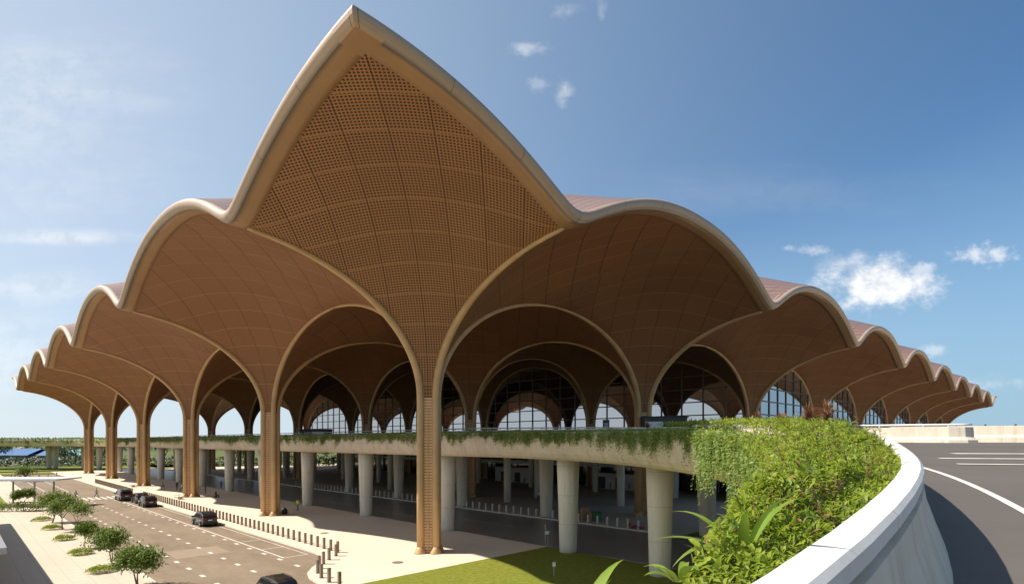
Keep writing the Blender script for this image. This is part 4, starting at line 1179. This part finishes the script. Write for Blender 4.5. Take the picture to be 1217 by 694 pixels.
mb = MB(); mb.box((0, 0, 0.62), (0.62, 0.7, 1.05), 0, 0, 1.18); mb.build('body', M_green, t); mb = MB(); mb.box((0, 0.0, 1.2), (0.78, 0.88, 0.09)); mb.build('lid', M_green, t)
for sx in (-0.3, 0.3):
    mb = MB(); mb.tube([(sx-0.03, 0.3, 0.12), (sx+0.03, 0.3, 0.12)], 0.12, 12); mb.build('wheel', M_dark, t)

# ------------------------------------------------------------------ vehicles
def paint(name, c): 
    m = mat(name, c, 0.28, 0.2, 0.6); m.node_tree.nodes['Principled BSDF'].inputs['Coat Weight'].default_value = 0.6; return m
M_black = paint('black_car_paint', (0.018, 0.018, 0.02)); M_char = paint('charcoal_car_paint', (0.035, 0.037, 0.042)); M_grb = paint('grey_brown_car_paint', (0.05, 0.045, 0.042))
M_tint = mat('tinted_glass', (0.01, 0.011, 0.012), 0.05, 0, 0.8); M_tyre = mat('tyre_rubber', (0.02, 0.02, 0.02), 0.85); M_alloy = mat('alloy_wheel', (0.38, 0.38, 0.38), 0.35, 0.7)
M_tail = mat('tail_light_red', (0.30, 0.012, 0.015), 0.25); M_head = mat('headlight_glass', (0.7, 0.7, 0.7), 0.1); M_plate = mat('number_plate', (0.75, 0.75, 0.72), 0.5)
def car(label, loc, rz, paintm, kind='suv', group='cars on the plaza road'):
    t = thing('parked_car', label, 'car', loc, rz, group)
    if kind == 'van':
        Lc, Wc, Hc, belt, hood = 5.1, 1.95, 1.98, 1.12, 1.08
        side = [(-2.50, 0.45), (-2.55, 0.80), (-2.50, belt), (-2.36, 1.72), (-2.18, 1.90), (-1.5, Hc), (0.4, Hc-0.01), (1.0, 1.88), (1.75, 1.22), (2.2, 1.06), (2.48, 0.86), (2.53, 0.55), (2.45, 0.35)]
        cab = [(-2.44, belt), (-2.33, 1.68), (-2.15, 1.82), (0.85, 1.80), (1.55, belt+0.02)]
        ax = 1.52
    else:
        Lc, Wc, Hc, belt, hood = 4.6, 1.86, 1.68, 1.02, 1.0
        side = [(-2.26, 0.45), (-2.32, 0.72), (-2.26, belt), (-2.02, 1.36), (-1.72, 1.58), (-1.1, 1.66), (-0.2, Hc), (0.35, 1.63), (1.12, 1.06), (1.6, 1.00), (2.05, 0.90), (2.27, 0.72), (2.30, 0.5), (2.22, 0.34)]
        cab = [(-2.10, belt+0.05), (-1.86, 1.38), (-1.5, 1.52), (0.25, 1.54), (0.92, belt+0.04)]
        ax = 1.36
    hw = Wc/2
    # body: side outline swept across the width, narrowing above the belt (tumblehome)
    prof = side+[(1.9, 0.24), (-1.9, 0.26)]
    def ins(x, z, k):
        w = hw*k
        if z > belt: w -= (z-belt)*0.26*k
        if z < 0.45: w -= 0.04
        if abs(x) > Lc/2-0.45: w -= (abs(x)-(Lc/2-0.45))*0.35
        return w
    rings = []
    for k2 in (-1.0, -0.93, -0.5, 0.0, 0.5, 0.93, 1.0):
        sh = 1.0 if abs(k2) < 1 else 0.985
        rings.append([(x*(0.985 if abs(k2) == 1 else 1.0), math.copysign(ins(x, z, abs(k2)), k2) if k2 else 0.0, z-(0.05 if abs(k2) == 1 and z > belt+0.3 else 0)+(0.02 if k2 == 0 and z > 1 else 0)) for x, z in prof])
    mb = MB(); mb.loft(rings, True, caps=True); bd = fix_normals(mb.build('body', paintm, t, False))
    # windows
    for sg in (-1, 1):
        xs = [c[0] for c in cab]; 
        def yy(x, z): return sg*(ins(x, z, 1.0)+0.006)
        segs = [(-2.0, -1.15), (-1.05, -0.12), (-0.02, 0.86)] if kind != 'van' else [(-2.25, -1.05), (-0.95, 0.25), (0.33, 1.5)]
        for x0, x1 in segs:
            def topz(x):
                for (xa, za), (xb, zb) in zip(cab, cab[1:]):
                    if xa <= x <= xb: return za+(zb-za)*(x-xa)/(xb-xa)
                return belt+0.05
            vs = []; n = 6
            for i in range(n+1):
                x = x0+(x1-x0)*i/n; zt = max(topz(x)-0.02, belt+0.07); vs += [(x, yy(x, belt+0.05), belt+0.05), (x, yy(x, zt), zt)]
            mb = MB(); mb.add(vs, [(2*i, 2*i+2, 2*i+3, 2*i+1) for i in range(n)]); mb.build('side_window', M_tint, t)
    def across(name, p0, p1, k0, k1, m_, off):
        (x0, z0), (x1, z1) = p0, p1; nx, nz_ = (z1-z0), -(x1-x0); l = math.hypot(nx, nz_); nx, nz_ = nx/l*off, nz_/l*off
        mb = MB(); w0, w1 = ins(x0, z0, k0), ins(x1, z1, k1); vs = []
        for i in range(7):
            q = -1+2*i/6; vs += [(x0-nx, w0*q, z0-nz_), (x1-nx, w1*q, z1-nz_)]
        mb.add(vs, [(2*i, 2*i+2, 2*i+3, 2*i+1) for i in range(6)]); mb.build(name, m_, t)
    if kind == 'van':
        across('rear_window', (-2.475, belt+0.14), (-2.372, 1.70), 0.84, 0.84, M_tint, 0.02); across('windscreen', (1.68, 1.29), (1.05, 1.84), 0.84, 0.84, M_tint, 0.02)
    else:
        across('rear_window', (-2.20, belt+0.09), (-1.76, 1.545), 0.84, 0.84, M_tint, 0.02); across('windscreen', (1.04, 1.13), (0.42, 1.585), 0.84, 0.84, M_tint, 0.02)
    xr = -Lc/2
    for sg in (-1, 1):
        mb = MB(); mb.box((xr+0.08, sg*(hw-0.28), 0.93 if kind != 'van' else 1.15), (0.16, 0.42, 0.16 if kind != 'van' else 0.42)); mb.build('tail_light', M_tail, t)
        mb = MB(); mb.box((Lc/2-0.14, sg*(hw-0.32), 0.78), (0.14, 0.42, 0.15)); mb.build('headlight', M_head, t)
        mb = MB(); mb.box((0.95 if kind != 'van' else 1.5, sg*(hw+0.10), 1.06 if kind != 'van' else 1.18), (0.14, 0.22, 0.16)); mb.build('mirror', paintm, t)
        mb = MB(); mb.tube([(-1.5, sg*(hw-0.30), Hc+0.0), (-1.3, sg*(hw-0.30), Hc+0.05), (0.1, sg*(hw-0.30), Hc+0.06), (0.3, sg*(hw-0.30), Hc+0.0)], 0.022, 6); mb.build('roof_rail', M_dark, t)
        for xa in (-ax, ax):
            w = link('wheel', None, t, (xa, sg*(hw-0.10), 0.335)); mb = MB()
            ring = [(0.20, -0.11), (0.30, -0.115), (0.335, -0.08), (0.335, 0.08), (0.30, 0.115), (0.20, 0.11)]
            mb.loft([[(r*math.cos(2*PI*i/22), y, r*math.sin(2*PI*i/22)) for r, y in ring] for i in range(23)], True); mb.build('tyre', M_tyre, w)
            mb = MB(); mb.tube([(0, -0.10, 0), (0, 0.10, 0)], 0.205, 18)
            for i in range(5): 
                an = 2*PI*i/5; mb.box((0.11*math.cos(an), sg*0.105, 0.11*math.sin(an)), (0.07, 0.02, 0.07))
            mb.build('rim', M_alloy, w)
    mb = MB(); mb.box((xr-0.012, 0, 0.80 if kind != 'van' else 0.9), (0.03, 0.46, 0.13)); mb.build('number_plate', M_plate, t)
    mb = MB(); mb.box((xr+0.04, 0, 0.46), (0.14, Wc-0.2, 0.22)); mb.build('bumper', M_dark, t)
    return t
RD = -0.12
car('dark grey hatchback parked alone at the kerb by the bollards', W(33.6, -8.95, RD), RZ_L, M_char)
car('black estate car parked in front of the minivan at the kerb', W(61.5, -9.0, RD), RZ_L, M_black)
car('black car mostly hidden behind the estate car at the kerb', W(68.6, -8.6, RD), RZ_L, M_char)
car('black minivan with tall roof parked at the zebra crossing', W(75.0, -9.7, RD), RZ_L, M_grb, 'van')
car('black boxy tuk-tuk built on a small van body, cut by the bottom of the photo, roof only', W(-6.6, -16.6, RD), RZ_L, M_black, 'van').scale = (0.78, 0.78, 0.95)  # tuk-tuk, drawn with the van model scaled down

# ------------------------------------------------------------------ people
def skin_person(pose):
    """one continuous body grown with the Skin modifier; returns evaluated mesh"""
    P = {}
    st = {'pelvis': (0, 0, 0.95), 'waist': (0, 0, 1.10), 'chest': (0, 0, 1.32), 'neck': (0, 0, 1.49), 'head': (0.02, 0, 1.60), 'crown': (0.02, 0, 1.72)}
    if pose == 'sit':
        st = {k: (x, y, z-0.48) for k, (x, y, z) in st.items()}
    P.update(st); dz = -0.48 if pose == 'sit' else 0.0
    for sg, n in ((1, 'l'), (-1, 'r')):
        sw = {'stand': 0.0, 'walk': 0.28*sg, 'sit': 0.0}[pose]
        P['sho'+n] = (0, 0.17*sg, 1.42+dz); P['elb'+n] = (-sw*0.5-0.02, 0.23*sg, 1.15+dz); P['wri'+n] = (-sw*0.8+0.08, 0.24*sg, 0.92+dz); P['han'+n] = (-sw*0.9+0.12, 0.235*sg, 0.82+dz)
        P['hip'+n] = (0, 0.09*sg, 0.90+dz)
        if pose == 'sit': P['kne'+n] = (0.44, 0.11*sg, 0.46); P['ank'+n] = (0.46, 0.11*sg, 0.08); P['toe'+n] = (0.64, 0.12*sg, 0.035)
        else: P['kne'+n] = (sw*0.75+0.03, 0.10*sg, 0.50); P['ank'+n] = (sw*1.25-0.03, 0.10*sg, 0.08+(0.06 if sw < 0 else 0)); P['toe'+n] = (sw*1.25+0.15, 0.11*sg, 0.035)
    rad = {'pelvis': .145, 'waist': .125, 'chest': .15, 'neck': .055, 'head': .095, 'crown': .075, 'sho': .065, 'elb': .045, 'wri': .032, 'han': .035, 'hip': .095, 'kne': .06, 'ank': .042, 'toe': .04}
    E_ = [('pelvis', 'waist'), ('waist', 'chest'), ('chest', 'neck'), ('neck', 'head'), ('head', 'crown')]
    for n in 'lr': E_ += [('chest', 'sho'+n), ('sho'+n, 'elb'+n), ('elb'+n, 'wri'+n), ('wri'+n, 'han'+n), ('pelvis', 'hip'+n), ('hip'+n, 'kne'+n), ('kne'+n, 'ank'+n), ('ank'+n, 'toe'+n)]
    names = list(P); me = bpy.data.meshes.new('body'); me.from_pydata([P[k2] for k2 in names], [(names.index(a), names.index(b)) for a, b in E_], [])
    ob = bpy.data.objects.new('tmp', me); COL.objects.link(ob)
    md = ob.modifiers.new('skin', 'SKIN')
    for i, k2 in enumerate(names):
        r = rad.get(k2, rad.get(k2[:-1])); me.skin_vertices[0].data[i].radius = (r, r); me.skin_vertices[0].data[i].use_root = (k2 == 'pelvis')
    sb = ob.modifiers.new('sub', 'SUBSURF'); sb.levels = 2; sb.render_levels = 2
    dg = bpy.context.evaluated_depsgraph_get(); out = bpy.data.meshes.new_from_object(ob.evaluated_get(dg)); bpy.data.objects.remove(ob)
    return out, dz
def pm(n, c): return mat(n, c, 0.8)
M_skin = pm('skin', (0.30, 0.17, 0.10)); M_hair = pm('hair', (0.012, 0.010, 0.009))
CL = {'white': pm('white_cloth', (0.7, 0.7, 0.68)), 'blue': pm('blue_cloth', (0.10, 0.17, 0.32)), 'dark': pm('dark_cloth', (0.03, 0.03, 0.035)), 'yellow': pm('hi_vis_yellow', (0.55, 0.72, 0.03)), 'navy': pm('navy_cloth', (0.02, 0.03, 0.07)),
      'grey': pm('grey_cloth', (0.2, 0.2, 0.2)), 'green': pm('pale_green_cloth', (0.25, 0.42, 0.3)), 'jeans': pm('blue_jeans', (0.06, 0.10, 0.20)), 'red': pm('red_cloth', (0.45, 0.04, 0.05))}
_pose = {}
def person(label, loc, rz, pose, top, leg, group=None):
    if pose not in _pose: _pose[pose] = skin_person(pose)
    src, dz = _pose[pose]
    me = src.copy(); me.materials.clear()
    for m_ in (M_skin, CL[top], CL[leg], M_hair, M_dark): me.materials.append(m_)
    for p in me.polygons:
        c = p.center; z = c.z-dz; p.use_smooth = True
        if z > 1.50: i = 3 if (z > 1.66 or (c.x < 0.0 and z > 1.54)) else 0
        elif z > 1.46: i = 0
        elif abs(c.y) > 0.185 and z < 1.16: i = 0
        elif z > 0.96: i = 1
        elif c.z < 0.075: i = 4
        else: i = 2
        p.material_index = i
    o = link('person', me, None, loc); o.rotation_euler = (0, 0, rz)
    return tag(o, label, 'person', group)
PV = 0.0
person('walking person in a dark shirt leading the pair at the zebra crossing', W(83.2, -18.0, RD), RZ_R, 'walk', 'dark', 'dark')
person('walking person in dark clothes just behind another at the zebra crossing', W(79.6, -17.2, RD), RZ_R, 'walk', 'dark', 'navy')
person('person in a grey top crossing on the zebra stripes, right of the pair', W(80.8, -15.6, RD), RZ_R+0.3, 'walk', 'grey', 'dark')
person('person in pale shirt alone near the middle of the zebra crossing', W(84.0, -12.2, RD), RZ_R, 'walk', 'grey', 'jeans')
person('worker in a yellow vest and blue trousers beside the second column', W(38.0, 4.7, PV), R_(-100), 'walk', 'yellow', 'jeans')
person('person in a white shirt walking under the canopy, leftmost of the group', W(94, 0.6, PV), RZ_R, 'walk', 'blue', 'dark')
grp = [(91, 2.5, 'stand', 'dark', 'navy', 'person in dark clothes standing at the left of the waiting group'), (89.5, 3.6, 'stand', 'navy', 'dark', 'person in navy standing behind the waiting group'), (85.5, 2.0, 'walk', 'white', 'dark', 'person in a white shirt and dark trousers in the waiting group'),
       (83.6, 2.2, 'walk', 'dark', 'dark', 'person all in black walking at the right of the waiting group'), (76.8, 3.8, 'stand', 'navy', 'dark', 'person in navy right behind the third column'), (87.5, 10.0, 'stand', 'blue', 'dark', 'person in a blue shirt close to a far round pillar'),
       (86, 10.8, 'stand', 'white', 'navy', 'person in a white shirt close to a far round pillar'), (67.5, 2.8, 'sit', 'dark', 'navy', 'person in dark clothes sitting on luggage on the pale apron')]
for a, b, ps, tp_, lg, lb_ in grp: person(lb_, W(a, b, PV), rnd(0, 6), ps, tp_, lg)
t = thing('suitcase', 'dark suitcase under the sitting person on the pale apron', 'suitcase', W(67.5, 2.8, 0), 0.4)
mb = MB(); mb.box((-0.02, 0, 0.2), (0.42, 0.6, 0.34)); mb.build('shell', M_dark, t)
for sx in (-0.15, 0.15):
    mb = MB(); mb.tube([(sx, -0.32, 0.04), (sx, -0.28, 0.04)], 0.04, 8); mb.build('wheel', M_grey, t)
person('person in pale green overalls by the steel bollards on the left', W(80.5, 23.4, RD), RZ_L, 'walk', 'green', 'green')
person('guard in white shirt and black trousers beside a round pillar', W(22.5, 39.6, PV), R_(-90), 'stand', 'white', 'dark')
person('worker in a yellow vest sitting by the red trolley', W(-4.4, 25.6, PV), R_(-60), 'sit', 'yellow', 'red')
t = thing('stool', 'low stool under the sitting worker', 'stool', W(-4.4, 25.6, 0), 0)
mb = MB(); mb.box((0, 0, 0.34), (0.34, 0.34, 0.04)); mb.build('seat', M_dark, t)
for sx, sy in ((-.13, -.13), (.13, -.13), (-.13, .13), (.13, .13)):
    mb = MB(); mb.box((sx, sy, 0.16), (0.04, 0.04, 0.32)); mb.build('leg', M_dark, t)
M_redm = mat('red_painted_steel', (0.42, 0.03, 0.04), 0.4)
t = thing('trolley', 'red hand trolley with a flat bed next to the seated worker', 'trolley', W(-5.9, 25.3, 0), RZ_L)
mb = MB(); mb.box((0, 0, 0.24), (1.5, 0.7, 0.06)); mb.build('bed', M_redm, t); mb = MB(); mb.tube([(0.72, -0.28, 0.26), (0.8, -0.28, 0.95), (0.8, 0.28, 0.95), (0.72, 0.28, 0.26)], 0.03, 8); mb.build('handle', M_redm, t)
for sx in (-.55, .55):
    for sy in (-.28, .28):
        mb = MB(); mb.tube([(sx, sy-0.03, 0.10), (sx, sy+0.03, 0.10)], 0.10, 12); mb.build('wheel', M_dark, t)
t = thing('black_bag', 'black bag with handles leaning on the foot of the second column', 'bag', W(36.0, 1.9, 0), 0.5)
mb = MB(); mb.loft([[(x*k, y*k, z) for x, y in ((.42, 0), (.3, .28), (0, .34), (-.3, .28), (-.42, 0), (-.3, -.28), (0, -.34), (.3, -.28))] for z, k in ((0, .9), (.2, 1.1), (.55, .95), (.8, .5), (.85, .2))], True, caps=True); mb.build('sack', M_dark, t, True)
mb = MB(); mb.tube([(-.12, 0, .8), (-.1, 0, 1.0), (.1, 0, 1.0), (.12, 0, .8)], 0.02, 6); mb.build('handle', M_dark, t)
for kx, (a, b) in enumerate(((20, 66), (22.5, 67), (26.5, 66.2), (24, 65), (17, 66), (36, 66.5), (47, 66), (50.5, 65.4), (56.5, 65.6))):
    person('distant person in dark clothes standing in the lobby under the deck', W(a, b, PV), rnd(0, 6), 'stand', ('dark', 'navy', 'grey')[kx % 3], 'dark', 'people in the lobby under the deck')

# manhole covers in the apron
for kx, (x, y) in enumerate(((-20.6, 61.5), (-9.5, 46.5), (-0.8, 58.5))):
    t = thing('manhole_cover', ('round manhole cover on the lit apron left of the corner column', 'round manhole cover on the sunny paving in front of the corner column', 'round manhole cover in the shade right of the corner column')[kx], 'manhole', (x, y, 0.0))
    mb = MB(); mb.lathe((0, 0, 0), [(0.48, 0.002), (0.48, 0.012), (0.40, 0.012)], 20); mb.build('ring', M_grey, t)
    mb = MB(); mb.lathe((0, 0, 0), [(0.40, 0.004), (0.40, 0.016), (0.05, 0.018)], 20); mb.build('lid', M_boll, t)
